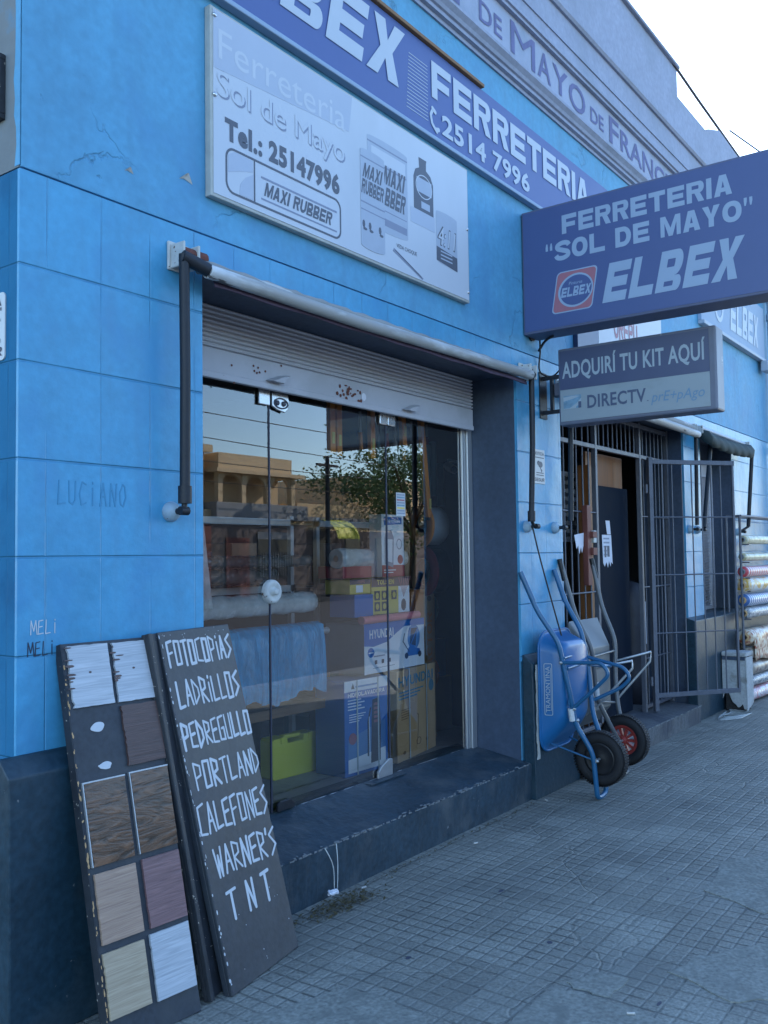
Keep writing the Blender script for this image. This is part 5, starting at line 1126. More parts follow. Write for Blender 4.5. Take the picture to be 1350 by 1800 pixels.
tr = tray([(6.14, 6.67, .34, 1.12, .02), (6.145, 6.66, .35, 1.11, .02), (6.17, 6.55, .47, .93, .012), (6.18, 6.54, .48, .92, .01)], (2.862, 2.855, 2.725, 2.722), 'barrow_grey', S, True, True)
for o in tr.data.polygons: o.use_smooth = False
mb = MB()
for x, xt in ((6.12, 6.17), (6.59, 6.62)):
    pass
mb.tube([(6.14, 2.66, .80), (6.17, 2.40, .86), (6.17, 2.40, .81), (6.15, 2.665, .52)], .009, 8); mb.build('leg', 'galv', S)
mb = MB(); mb.tube([(6.58, 2.70, .80), (6.62, 2.43, .88), (6.62, 2.44, .81), (6.56, 2.68, .52)], .009, 8); mb.build('leg', 'galv', S)
mb = MB(); mb.tube([(6.12, 2.665, .88), (6.6, 2.70, .88)], .009, 8); mb.tube([(6.13, 2.665, .56), (6.55, 2.68, .5)], .009, 8); mb.build('cross_brace', 'barrow_gtube', S)
mb = MB(); mb.tube([(6.132, 2.657, .70), (6.138, 2.655, .60)], .019, 12); mb.build('label_wrap', 'sticker_white', S)
wheel(S, (6.41, 2.572, .258), .182, .085, .042, 'hub_red', 10)

# ================================================================== POST, RACK OF ROLLS, SMALL THINGS ON THE PAVEMENT
random.seed(5)
S = thing('stub_post', 'broken white tiled post stub standing beside the rack of rolls', 'post', (9.72, 2.67, 0))
mb = MB(); mb.box(9.615, 9.84, 2.575, 2.765, 0, .55); mb.build('core', 'post_core', S, bevel=.01)
mb = MB()
def shell(fr, w_, zb, zt):
    q = [(0, zt), (w_, zt)]; n_ = 14
    return [(0, zt)] + [(w_ * i / n_, zb(i / n_)) for i in range(n_ + 1)] + [(w_, zt)]
f1 = Fr((9.61, 2.785, 0), (0, -1, 0), (0, 0, 1)); f2 = Fr((9.60, 2.557, 0), (1, 0, 0), (0, 0, 1))
mb.prism(f1, shell(f1, .225, lambda t: .03 + .14 * max(0, 1 - abs(t - .18) / .5) + .05 * max(0, math.sin(t * 9)) * (t < .9) + random.uniform(-.008, .008), .545), 0, .012)
mb.prism(f2, shell(f2, .24, lambda t: .012 + .06 * t + random.uniform(-.006, .006), .545), 0, .012)
mb.build('tile_face', 'post_white', S, fix=True)
mb = MB(); mb.box(9.60, 9.85, 2.545, 2.79, .5505, .595); mb.build('cap', 'post_white', S, bevel=.008)
mb = MB(); mb.fbox(f1, 0, .226, .515, .548, .0125, .015); mb.build('dark_band', 'reveal_navy', S)
S = MB()
for k in range(5):
    S.tube(spline([(9.28 + .05 * k, 2.72 - .02 * k, .006), (9.36 + .06 * k, 2.60 + .03 * k, .012), (9.25 + .08 * k, 2.50, .006), (9.05 + .06 * k, 2.56, .012), (9.0 + .05 * k, 2.66, .006), (9.2 + .05 * k, 2.70, .016 + .003 * k)]), .0025, 6)
S.build('plastic_strap', 'film_clear', label='loose pale plastic straps lying in front of the white stub post', cat='strap')

def pattern(name, c1, c2, c3, kind, scale):
    M = mat(name, c1, 0.35, var=.05); n = M.node_tree.nodes; l = M.node_tree.links; b = n['Principled BSDF']
    tc = n.new('ShaderNodeTexCoord'); sx = n.new('ShaderNodeSeparateXYZ'); l.new(tc.outputs['Object'], sx.inputs[0])
    cr = n.new('ShaderNodeValToRGB'); e = cr.color_ramp.elements
    if kind == 'stripe':
        v = math_node(n, l, 'MULTIPLY', sx.outputs[0], scale); v = math_node(n, l, 'FRACT', v); l.new(v, cr.inputs[0]); cr.color_ramp.interpolation = 'CONSTANT'
        e[0].position = 0; e[0].color = list(c1) + [1]; e[1].position = .4; e[1].color = list(c2) + [1]
    else:
        z = n.new('ShaderNodeTexVoronoi' if kind == 'spots' else 'ShaderNodeTexNoise'); z.inputs['Scale'].default_value = scale
        if kind != 'spots': z.inputs['Detail'].default_value = 3; z.inputs['Distortion'].default_value = 1.5
        l.new(tc.outputs['Object'], z.inputs['Vector']); l.new(z.outputs[0], cr.inputs[0])
        e[0].position = .38; e[0].color = list(c1) + [1]; e[1].position = .5; e[1].color = list(c2) + [1]
        x = e.new(.6); x.color = list(c3) + [1]
    l.new(cr.outputs[0], b.inputs['Base Color']); return M
pattern('cloth_yellow', (.5, .48, .32), (.6, .58, .45), (.4, .36, .2), 'noise', 14)
pattern('cloth_red', (.62, .62, .62), (.5, .07, .09), None, 'stripe', 13)
pattern('cloth_flower', (.5, .53, .52), (.58, .6, .58), (.5, .3, .05), 'noise', 9)
pattern('cloth_blue', (.62, .65, .7), (.05, .13, .32), None, 'stripe', 15)
pattern('cloth_dark', (.10, .11, .13), (.3, .32, .34), (.5, .5, .5), 'noise', 25)
pattern('cloth_fruit', (.28, .06, .04), (.55, .40, .26), (.62, .56, .46), 'noise', 11)
pattern('cloth_brown', (.2, .13, .11), (.32, .25, .2), (.4, .36, .3), 'noise', 10)
pattern('cloth_pink', (.62, .62, .62), (.5, .12, .15), (.7, .68, .66), 'noise', 9)
A = thing('display_rack', 'dark metal rack holding the oilcloth rolls beside the broken white post', 'rack', (10.9, 2.66, 0))
rd = Vector((1, -.058, 0)).normalized(); r0 = Vector((10.16, 2.70, 0))
mb = MB()
for a in (-0.04, 1.75):
    for dy in (.0, .14):
        p_ = r0 + rd * a + Vector((0, dy, 0)); mb.tube([p_ + Vector((0, 0, .0)), p_ + Vector((0, 0, 2.0))], .014, 8)
    for z in (.1, 2.0): mb.tube([r0 + rd * a + Vector((0, .0, z)), r0 + rd * a + Vector((0, .14, z))], .012, 8)
mb.tube([r0 + rd * -.02 + Vector((0, .0, 2.0)), r0 + rd * 1.8 + Vector((0, .0, 2.0))], .014, 8); mb.tube([r0 + rd * -.02 + Vector((0, .14, 2.0)), r0 + rd * 1.8 + Vector((0, .14, 2.0))], .014, 8)
for z in (1.69, 1.50, 1.33, 1.19, 1.03, .89, .60, .43, .27): mb.tube([r0 + rd * .02 + Vector((0, -.07, z - .0)), r0 + rd * .02 + Vector((0, .02, z))], .007, 6)
mb.build('frame', 'gate_iron', A)
rolls = [(1.745, .048, 'cloth_yellow', 'thin pale yellow oilcloth roll on top of the rack'), (1.558, .044, 'cloth_yellow', 'slim cream oilcloth roll second from the top'), (1.40, .058, 'cloth_red', 'red and white striped oilcloth roll'),
         (1.255, .078, 'cloth_flower', 'pale grey oilcloth roll with yellow flowers'), (1.095, .068, 'cloth_blue', 'blue and white striped oilcloth roll'), (.955, .062, 'cloth_dark', 'crumpled dark patterned oilcloth roll under the blue striped one'),
         (.70, .085, 'cloth_fruit', 'large oilcloth roll with red fruit pattern and a hanging flap'), (.525, .062, 'cloth_brown', 'brown oilcloth roll below the hanging flap'), (.365, .075, 'cloth_brown', 'thick brown grey oilcloth roll low on the rack'),
         (.225, .06, 'cloth_dark', 'dark oilcloth roll second from the pavement'), (.085, .068, 'cloth_pink', 'white and pink oilcloth roll lying at the foot of the rack')]
for z, r, m_, lab in rolls:
    S = thing('oilcloth_roll', lab, 'cloth roll', r0 + rd * .8 + Vector((0, 0, z - r)), 'oilcloth rolls on the rack')
    o = r0 + rd * (.0 + random.uniform(-.03, .05)) + Vector((0, 0, z)); mb = MB()
    prof = [(0.0, r * .55), (0.002, r * .92)] + [(.02 + i * .16, r * (1 + random.uniform(-.03, .03))) for i in range(11)] + [(1.64, r * .9), (1.645, .02)]
    mb.lathe(o, rd, prof, 26); mb.build('cloth', m_, S, fix=True)
    mb = MB(); mb.lathe(o - rd * .012, rd, [(0, r * .30), (0, r * .55), (.03, r * .55), (.03, r * .30), (0, r * .30)], 20); mb.build('core_tube', 'kraft' if r > .06 else 'carton_grey', S, fix=True)
    if m_ == 'cloth_fruit':
        mb = MB(); vs = []; nx = 14; pr = [(-.02, .085), (-.07, .05), (-.088, 0), (-.085, -.1), (-.075, -.2), (-.085, -.255)]
        for i in range(nx + 1):
            for k, (dy, dz) in enumerate(pr):
                p_ = r0 + rd * (.06 + 1.3 * i / nx) + Vector((0, dy + .01 * math.sin(i * 1.1 + k), z + dz + (.02 * math.sin(i * .8) if k == 5 else 0))); vs.append(p_)
        n_ = len(pr); mb.add(vs, [(i * n_ + k, i * n_ + k + 1, (i + 1) * n_ + k + 1, (i + 1) * n_ + k) for i in range(nx) for k in range(n_ - 1)], 0, True)
        fl = mb.build('flap', m_, S); q_ = fl.modifiers.new('t', 'SOLIDIFY'); q_.thickness = .004
# grass stalks and litter by the step
for k, (x0, x1) in enumerate(((3.335, 3.362), (3.42, 3.385))):
    mb = MB(); mb.tube(spline([(x0, 2.822, .24), ((x0 + x1) / 2 + (.02 if k == 0 else .0), 2.80, .15), (x1, 2.79, .02)]), .0028, 6, r2=.0018)
    mb.build('grass_stalk', 'leaf_litter' if False else 'film_clear', label=('thin pale stalk bent outwards against the doorstep, the left one' if k == 0 else 'thin pale upright stalk against the doorstep, the right one'), cat='stalk')
mb = MB()
for i in range(420):
    a = random.gauss(0, 1); x = 3.31 + .13 * a; y = 2.755 - .05 + random.gauss(0, .035) - .10 * (a * .15); z = max(.002, random.uniform(0, .03) * math.exp(-a * a * .5))
    t = random.uniform(0, 6.28); s_ = random.uniform(.004, .016); d_ = Vector((math.cos(t), math.sin(t), random.uniform(-.5, .5))) * s_; e_ = Vector((-math.sin(t), math.cos(t), random.uniform(-.4, .4))) * s_ * random.uniform(.2, .6); c_ = Vector((x, min(y, 2.80), z + .006))
    mb.add([c_ - d_, c_ + e_, c_ + d_, c_ - e_], [(0, 1, 2, 3)])
for i in range(260):
    x = random.uniform(3.0, 5.4); y = 2.80 - abs(random.gauss(0, .02)); t = random.uniform(0, 6.28); s_ = random.uniform(.003, .010); d_ = Vector((math.cos(t), math.sin(t), .3)) * s_; e_ = Vector((-math.sin(t), math.cos(t), .2)) * s_ * .5; c_ = Vector((x, y, .005))
    mb.add([c_ - d_, c_ + e_, c_ + d_, c_ - e_], [(0, 1, 2, 3)])
mb.build('leaf_litter', 'leaf_litter', label='dry weeds and leaf litter heaped at the foot of the doorstep', cat='litter', kind='stuff')
mb = MB(); c_ = Vector((3.345, 2.79, .03))
for k in range(7): mb.tube(spline([c_ + Vector((random.uniform(-.03, .03), random.uniform(-.02, .01), random.uniform(0, .02))) for j in range(4)]), .006, 6)
mb.build('paper_scrap', 'paper', label='crumpled white scrap on the weeds by the doorstep', cat='scrap')
for k, (x, y, lab) in enumerate(((3.55, 2.76, 'white scrap lying just right of the weeds'), (4.44, 2.66, 'small white cigarette end out on the pavement before the step'), (5.47, 2.74, 'white cigarette end against the wall left of the blue wheelbarrow'), (3.11, 1.25, 'tiny white cigarette end on the cement patch'))):
    t = random.uniform(0, 3); d_ = Vector((math.cos(t), math.sin(t), 0)) * .014; mb = MB(); mb.tube([Vector((x, y, .009)) - d_, Vector((x, y, .009)) + d_], .0045, 8); mb.build('cigarette_end', 'butt_white', label=lab, cat='litter')
for k, (x, y) in enumerate(((3.9, 2.2), (3.5, 1.75), (3.05, 2.15), (3.25, 1.2), (4.5, 1.6))):
    mb = MB(); mb.ell(Fr((x, y, 0), (1, 0, 0), (0, 1, 0)), 0, 0, random.uniform(.008, .02), random.uniform(.006, .012), .0002, .0012, 0, 9); mb.build('gum_spot', 'ink', label='small black spot of old gum stuck on the pavement tiles', cat='spot', group='gum spots on the pavement')

# ================================================================== GOODS BEHIND THE GLASS
S = thing('tool_case', 'lime green plastic tool case standing on the shop floor behind the glass', 'tool case', (4.12, 3.78, .303))
C0 = Fr((3.95, 3.735, .303), Vector((.37, -.03, 0)), (0, 0, 1))
mb = MB(); mb.prism(C0, [(.0, .012), (.012, 0), (.358, 0), (.37, .012), (.37, .225), (.358, .24), (.255, .24), (.25, .205), (.125, .205), (.12, .24), (.012, .24), (0, .225)], -.11, 0); mb.build('shell', 'plastic_lime', S, bevel=.006, fix=True)
mb = MB(); mb.fbox(C0, .115, .26, .222, .245, -.075, -.035); mb.build('handle', 'plastic_lime', S, bevel=.006)
for a in (.065, .29):
    mb = MB(); mb.fbox(C0, a, a + .04, .205, .245, -.004, .006); mb.build('latch', 'plastic_lime', S, bevel=.003)

def carton(name, lab, o, d, w_, h, dp, side_m, front_m=None):
    S = thing(name, lab, 'carton', Vector(o)); f = Fr(o, d, (0, 0, 1)); mb = MB(); mb.fbox(f, 0, w_, 0, h, -dp, 0)
    mb.build('box', side_m, S, bevel=.003)
    return S, Fr(f.p(0, 0, .0006), d, (0, 0, 1))
# blue carton, printed
S, f = carton('carton', 'tall blue and white carton with a printed black pressure washer lance', (4.24, 3.425, .303), (1, -.06, 0), .40, .565, .24, 'carton_blue')
mb = MB(); mb.fbox(f, .0, .40, .50, .565, 0, .0006, 1); mb.prism(f, [(.03, .02), (.375, .02), (.375, .13), (.03, .10)], 0, .0006, 1); mb.prism(f, [(.03, .10), (.375, .13), (.375, .30), (.03, .22)], 0, .0005, 2)
text(mb, f, 'HIDROLAVADORA', .03, .37, .468, .492, .0012, 1, .03); 
for k in range(4): mb.fbox(f, .03, .15 + .03 * (k % 2), .445 - k * .018, .452 - k * .018, 0, .0012, 1)
for k in range(4): mb.fbox(f, .04, .19 - .02 * k, .36 - k * .014, .365 - k * .014, 0, .0012, 1)
mb.prism(f, [(.235, .05), (.325, .055), (.33, .30), (.315, .44), (.255, .43), (.245, .30)], .0006, .0016, 0)
for k in range(5): mb.fbox(f, .265, .31, .29 + k * .026, .306 + k * .026, .0016, .0022, 3)
mb.stroke(f, [(.21, .10), (.212, .30), (.235, .38)], .012, .0006, .0018, 0); mb.stroke(f, [(.22, .33), (.225, .08)], .006, .0006, .0022, 1)
mb.ell(f, .07, .22, .035, .035, 0, .0018, 3, 12); mb.prism(f, [(.06, .515), (.09, .515), (.075, .55)], .0006, .0016, 0); mb.fbox(f, .10, .30, .52, .53, .0006, .0014, 2)
mb.build('printed_front', ['ink', 'carton_white', 'carton_fade', 'sign_red'], S, fix=True)
mb = MB()
for a in (.105, .30): mb.fbox(f, a, a + .012, .001, .566, .003, .0045)
mb.build('strap', 'strap', S)
# kraft carton
S, f = carton('carton', 'brown kraft carton bound with two pale straps beside the blue carton', (4.72, 3.385, .303), (.60, .10, 0), .60, .575, .22, 'kraft')
mb = MB(); text(mb, f, 'HYUNDAI', .02, .56, .47, .535, .001, 0, .03)
for k in range(3): mb.fbox(f, .03, .40 - .05 * k, .43 - k * .02, .44 - k * .02, 0, .001, 0)
for k in range(5): mb.fbox(f, .06, .20 - .01 * k, .32 - k * .015, .325 - k * .015, 0, .001, 1)
mb.ell(f, .53, .43, .04, .04, 0, .001, 0, 20); mb.stroke(f, [(.30, .27), (.32, .26), (.31, .15), (.29, .07)], .006, 0, .001, 1); mb.ring(f, .32, .09, .035, .025, .006, 0, .001, 1); mb.ell(f, .10, .05, .02, .012, 0, .001, 1, 10); mb.ell(f, .45, .08, .02, .012, 0, .001, 1, 10)
mb.build('printed_front', ['print_teal', 'kraft_dark'], S)
mb = MB()
for a in (.17, .44): mb.fbox(f, a, a + .014, .001, .578, .003, .0045); mb.fbox(f, a, a + .014, .576, .58, -.22, .003)
mb.build('strap', 'strap', S)
# white and blue carton on top
S, f = carton('carton', 'white and blue carton with a printed blue machine lying on two other cartons', (4.445, 3.43, .885), (1, .03, 0), .69, .31, .30, 'carton_grey')
mb = MB(); mb.fbox(f, 0, .69, 0, .31, 0, .0006, 1)
mb.prism(f, [(0, .175), (.10, .165), (.25, .185), (.36, .235), (.45, .27), (.69, .265), (.69, .31), (0, .31)], .0006, .0012, 0)
text(mb, f, 'HYUNDAI', .055, .32, .215, .27, .002, 1, .03); mb.ell(f, .07, .13, .035, .03, .0006, .0014, 0, 18); mb.fbox(f, .045, .095, .125, .133, .0014, .002, 1)
mb.ell(f, .56, .19, .075, .085, .0006, .0012, 4, 24); mb.prism(f, [(.47, .07), (.64, .07), (.63, .11), (.57, .12), (.55, .16), (.49, .12)], .0012, .0018, 0); mb.prism(f, [(.51, .15), (.53, .25), (.60, .25), (.58, .13)], .0012, .002, 2)
mb.stroke(f, [(.50, .12), (.60, .24)], .008, .0012, .0024, 0); mb.stroke(f, [(.45, .22), (.43, .17), (.50, .10)], .006, .0012, .0022, 2); mb.ell(f, .47, .075, .02, .02, .0012, .0025, 2, 14); mb.ell(f, .63, .075, .02, .02, .0012, .0025, 2, 14)
for k in range(3): mb.fbox(f, .11 + k * .075, .135 + k * .075, .055, .08, .0006, .0014, 2)
mb.fbox(f, .10, .22, .10, .108, .0006, .0014, 3); mb.fbox(f, .09, .33, .03, .034, .0006, .0014, 3)
mb.build('printed_front', ['carton_blue', 'carton_white', 'ink', 'print_mid', 'carton_fade'], S)
# stack above
S, f = carton('carton', 'yellow and black tool carton in the stack above the white and blue carton', (4.62, 3.50, 1.24), (1, .02, 0), .43, .235, .22, 'carton_yellow')
mb = MB(); mb.fbox(f, 0, .43, .175, .235, 0, .0006, 0); text(mb, f, 'TOLSEN', .06, .25, .19, .22, .0014, 1, .04)
for k, (a, b) in enumerate(((.03, .09), (.03, .02), (.11, .09), (.11, .02), (.22, .09))): mb.fbox(f, a, a + .06, b, b + .06, 0, .0006, 0); mb.ell(f, a + .03, b + .03, .018, .02, .0006, .0012, 1, 10)
mb.fbox(f, .30, .43, 0, .175, 0, .0007, 2)
for k in range(6): mb.prism(f, [(.36, .10), (.30 + .028 * k, .235), (.31 + .028 * k, .235)], .0008, .0014 + .00002 * k, 3)
mb.ell(f, .36, .05, .03, .04, .0008, .0014, 0, 12); mb.build('printed_front', ['ink', 'carton_yellow', 'carton_white', 'sign_red'], S, fix=True)
S, f = carton('carton', 'dark purple blue carton left of the yellow tool carton', (4.42, 3.48, 1.235), (1, .0, 0), .19, .14, .2, 'carton_blue')
S, f = carton('carton', 'small yellow and black carton left in the tool stack above the purple one', (4.40, 3.50, 1.378), (1, .0, 0), .21, .09, .2, 'carton_yellow')
mb = MB(); mb.fbox(f, 0, .21, .06, .09, 0, .0006, 0); mb.fbox(f, .06, .13, .01, .055, 0, .0006, 1); text(mb, f, '·TIPS', .07, .15, .066, .084, .0014, 2, .03); mb.build('printed_front', ['ink', 'carton_white', 'sign_red'], S)
mb = MB(); mb.tube([(4.40, 3.41, 1.222), (5.02, 3.42, 1.224)], .024, 14); mb.tube([(4.395, 3.41, 1.222), (4.41, 3.41, 1.222)], .026, 14); mb.build('pink_roll', 'pink_roll', label='pink wrapped tube lying along the top of the white and blue carton', cat='roll')
S, f = carton('carton', 'red banded carton under the clear film roll', (4.36, 3.52, 1.478), (1, .01, 0), .40, .075, .2, 'carton_red')
mb = MB(); mb.lathe((4.34, 3.56, 1.60), (1, .0, 0), [(0, .02), (.0, .055)] + [(.05 * i, .062 + random.uniform(-.004, .004)) for i in range(14)] + [(.70, .058), (.70, .02)], 24); mb.build('film_roll', 'film_clear', label='clear plastic film roll lying on the red carton', cat='film roll', fix=True)
S, f = carton('carton', 'pale upright carton with a printed water filter and red foot', (4.655, 3.44, 1.48), (1, .0, 0), .245, .40, .10, 'carton_white')
mb = MB(); mb.fbox(f, 0, .245, 0, .075, 0, .0006, 0); mb.prism(f, [(.025, .33), (.22, .34), (.22, .385), (.025, .385)], 0, .0006, 1); mb.prism(f, [(.03, .08), (.12, .06), (.13, .25), (.10, .30), (.05, .30), (.03, .25)], .0006, .0012, 2); mb.prism(f, [(.045, .10), (.11, .09), (.115, .24), (.05, .24)], .0012, .0018, 3)
mb.ring(f, .19, .21, .03, .035, .006, 0, .0008, 2); mb.ell(f, .20, .11, .03, .03, 0, .0008, 0, 16); text(mb, f, 'Hidro Filtro', .045, .20, .35, .37, .0014, 3, .02); mb.fbox(f, .02, .15, .04, .046, .0006, .0012, 3); mb.fbox(f, .02, .12, .025, .03, .0006, .0012, 3)
mb.build('printed_front', ['carton_red', 'carton_blue', 'print_mid', 'carton_white'], S)
S, f = carton('carton', 'tall orange and kraft carton standing behind the other cartons', (5.35, 3.66, .303), (1, .0, 0), .24, 1.07, .2, 'carton_orange')
mb = MB(); mb.fbox(f, .10, .24, 0, 1.07, 0, .0006, 0); text(mb, Fr(f.p(.15, .35, .001), (0, 0, 1), (-1, 0, 0)), 'TRACTOR', 0, .55, -.05, .02, .001, 1, .03); mb.ell(f, .17, 1.0, .03, .02, .0006, .0012, 2, 12); mb.build('printed_front', ['kraft', 'carton_orange', 'kraft_dark'], S)
S, f = carton('carton', 'small blue boxed item behind the edge of the blue tarpaulin', (4.38, 3.75, .92), (1, .0, 0), .10, .20, .1, 'carton_fade')
S, f = carton('carton', 'small kraft box with orange print below the little blue box', (4.40, 3.78, .77), (1, .0, 0), .14, .14, .1, 'kraft')
# blue tarpaulin roll hung over a bar
S = thing('tarpaulin', 'glossy blue tarpaulin draped over a bar behind the glass', 'tarpaulin', (3.7, 3.62, .85))
mb = MB(); vs = []; nx = 70
pr = [(.07, -.34), (.065, -.1), (.062, 0), (.045, .045), (0, .063), (-.045, .045), (-.062, 0), (-.066, -.08), (-.07, -.17), (-.078, -.26), (-.07, -.345)]
for i in range(nx + 1):
    t = i / nx; x = 2.9 + 1.31 * t + (.004 * math.sin(i * 3.1))
    for k, (dy, dz) in enumerate(pr):
        fo = (.010 * math.sin(i * .31 + k * .35 + 2 * math.sin(i * .09)) + .006 * math.sin(i * .83 - k * .5) + .004 * math.sin(i * 1.9 + k) + random.uniform(-.002, .002)) * (.4 + .1 * k) if k > 5 else .004 * math.sin(i * 1.1) + random.uniform(-.003, .003)
        dz2 = dz + (.025 * math.sin(i * .23) + .008 * math.sin(i * .9) if k == len(pr) - 1 else 0) + .035 * (t < .75) * (k > 8) * -1 * (1 - t)
        vs.append((x + (.006 * math.sin(k) if i == nx else 0), 3.60 + dy - fo, 1.165 + dz2))
n_ = len(pr); mb.add(vs, [(i * n_ + k, i * n_ + k + 1, (i + 1) * n_ + k + 1, (i + 1) * n_ + k) for i in range(nx) for k in range(n_ - 1)], 0, True); mb.build('sheet', 'tarp_blue', S)
mb = MB(); mb.tube([(2.5, 3.60, 1.165), (4.30, 3.60, 1.165)], .02, 10); mb.build('bar', 'shelf_metal', S)
# dark film rolls
def film(x0, x1, y, z, r, m_, lab, name='film_roll', sag=.0):
    mb = MB(); rings = []; n_ = 40
    for i in range(n_ + 1):
        t = i / n_; rr = r * (1 + .05 * math.sin(i * 1.7) + random.uniform(-.04, .04))
        rings.append([Vector((x0 + (x1 - x0) * t, y + rr * math.cos(a) * 1.0, z + rr * math.sin(a) - sag * math.sin(t * math.pi))) for a in (2 * math.pi * k / 20 for k in range(20))])
    mb.loft(rings); mb.build(name, m_, label=lab, cat='film roll', fix=True)
film(2.45, 4.17, 3.62, 1.345, .062, 'film_clear', 'pale silvery plastic film roll at door knob height behind the glass')
film(2.45, 3.95, 3.72, 1.50, .05, 'film_black', 'crumpled black plastic roll above the silvery film roll', sag=-.01)
film(3.35, 4.2, 3.66, 1.59, .035, 'film_black', 'thin black plastic roll in front of the dark goods')
film(2.45, 4.1, 3.80, .98, .07, 'film_black', 'black plastic roll hidden behind the blue tarpaulin')
S = thing('plastic_sheet', 'folded clear plastic sheet hanging at the left edge of the glass', 'plastic sheet', (2.95, 3.55, 1.3)); mb = MB(); vs = []
for i in range(25):
    for k in range(7):
        t = i / 24; q = k / 6; vs.append((2.95 + .30 * t * (1 - .1 * q) + .10 * q, 3.55 + .03 * math.sin(i * 1.9) * (1 - .4 * q), 1.83 - .48 * q))
mb.add(vs, [(i * 7 + k, i * 7 + k + 1, (i + 1) * 7 + k + 1, (i + 1) * 7 + k) for i in range(24) for k in range(6)], 0, True); mb.build('sheet', 'film_clear', S)
# racks of dark goods deeper in the shop
A = thing('shelf_unit', 'metal shelf unit with pale rails in the dark shop', 'shelves', (3.9, 3.95, .3))
mb = MB()
for x0, x1 in ((2.5, 4.28), (4.50, 5.25)):
    for z in (.75, 1.42, 1.83): mb.box(x0, x1, 3.85, 3.875, z - .02, z + .02); mb.box(x0, x1, 3.876, 4.35, z - .006, z)
    for x in (x0, x1 - .03): mb.box(x, x + .03, 3.85, 3.88, .303, 1.87)
mb.build('frame', 'shelf_metal', A)
mb = MB(); random.seed(11)
for sx0, sx1 in ((2.6, 4.2), (4.55, 5.2)):
    for z in (.303, .756, 1.426):
        x = sx0
        while x < sx1 - .08:
            w_ = random.uniform(.08, .22); h = random.uniform(.10, .30); S_ = MB(); y0 = random.uniform(3.90, 3.98)
            S_.box(x, min(x + w_, sx1), y0, y0 + .25, z + .001, z + h); S_.build('stock_box', random.choice(['dark_goods', 'dark_goods', 'teal_goods', 'kraft_dark', 'carton_grey', 'dark_goods', 'red_goods']), bevel=.005, label='dim boxed goods packed on the shelves deep in the dark shop', cat='box', group='boxed goods on the shop shelves'); x += w_ + random.uniform(.01, .05)
A = thing('pallet', 'small slatted wooden pallet shelf between the tarpaulin and the green case', 'pallet', (3.8, 3.7, .72)); mb = MB()
for k in range(9): mb.box(3.05 + k * .155, 3.18 + k * .155, 3.60, 3.86, .745, .757)
mb.build('slats', 'wood_brown', A); mb = MB(); mb.box(3.02, 4.44, 3.58, 3.60, .705, .757); mb.box(3.02, 3.05, 3.60, 3.84, .303, .744); mb.box(4.40, 4.43, 3.60, 3.84, .303, .744); mb.build('rail', 'wood_brown', A)
# hanging spirit levels
for x, zt_, zb_, tilt, lab in ((4.255, 2.62, 2.24, .0, 'short orange spirit level hanging left of the reflected sign'), (4.32, 2.62, 2.23, .0, 'wide orange spirit level with a pale vial hanging at the left'), (4.66, 2.62, 2.24, 0, 'narrow orange spirit level hanging in the middle of the row'), (5.0, 2.62, 2.36, .02, 'orange spirit level with dark end hanging third in the row'), (5.22, 2.66, 1.88, .09, 'long slanting orange spirit level hanging at the right')):
    S = thing('spirit_level', lab, 'spirit level', (x, 3.52, zb_), 'spirit levels hanging in the window'); mb = MB()
    mb.add([(x - .024, 3.50, zt_), (x + .024, 3.50, zt_), (x + .024 + tilt, 3.50, zb_), (x - .024 + tilt, 3.50, zb_), (x - .024, 3.53, zt_), (x + .024, 3.53, zt_), (x + .024 + tilt, 3.53, zb_), (x - .024 + tilt, 3.53, zb_)], [(0, 3, 2, 1), (4, 5, 6, 7), (0, 1, 5, 4), (1, 2, 6, 5), (2, 3, 7, 6), (3, 0, 4, 7)]); mb.build('bar', 'tool_orange', S, bevel=.002)
    mb = MB(); mb.fbox(WALLF(3.499), x + tilt - .012, x + tilt + .012, zb_ + .06, zb_ + .13, 0, .003); mb.build('vial', 'carton_yellow', S)
    mb = MB(); mb.box(x + tilt - .026, x + tilt + .026, 3.498, 3.532, zb_ - .02, zb_ - .0005); mb.build('end_cap', 'hub_black', S)
mb = MB(); mb.box(4.1, 5.4, 3.54, 3.56, 2.60, 2.66); mb.build('hanging_rail', 'wood_red', label='reddish wooden rail carrying the spirit levels', cat='rail')
# cable reels
for c_, r, mm, lab in (((5.49, 3.62, 1.825), .135, 'fan_grey', 'grey ribbed reel with an orange flange hanging at the right of the window'), ((5.60, 3.68, 1.50), .16, 'dark_goods', 'large dark grey reel below the ribbed one')):
    S = thing('reel', lab, 'reel', c_); mb = MB(); mb.lathe(Vector(c_) + Vector((-.10, 0, 0)), (.92, -.38, 0), [(0, r * .9)] + [(.01 + .012 * i, r * (.94 if i % 2 else 1.0)) for i in range(12)] + [(.16, r * .8), (.162, 0)], 36); mb.build('coil', mm, S, fix=True)
    mb = MB(); mb.lathe(Vector(c_) + Vector((-.125, .0, 0)), (.92, -.38, 0), [(0, r * .6), (0, r * 1.12), (.02, r * 1.12), (.02, r * .6), (0, r * .6)], 36); mb.build('flange', 'tool_orange' if mm == 'fan_grey' else 'red_goods', S, fix=True)
for k, (x, z0, z1) in enumerate(((5.52, 2.02, 2.42), (5.60, 2.05, 2.45), (5.70, 1.98, 2.30))):
    mb = MB(); mb.tube([(x, 3.66, z0), (x, 3.66, z1)], .028, 10); mb.build('hanging_tube', 'teal_goods', label=('teal tube hanging in the upper right of the window, %s of three' % ('left', 'middle', 'right')[k]), cat='tube', group='teal tubes hanging in the window')
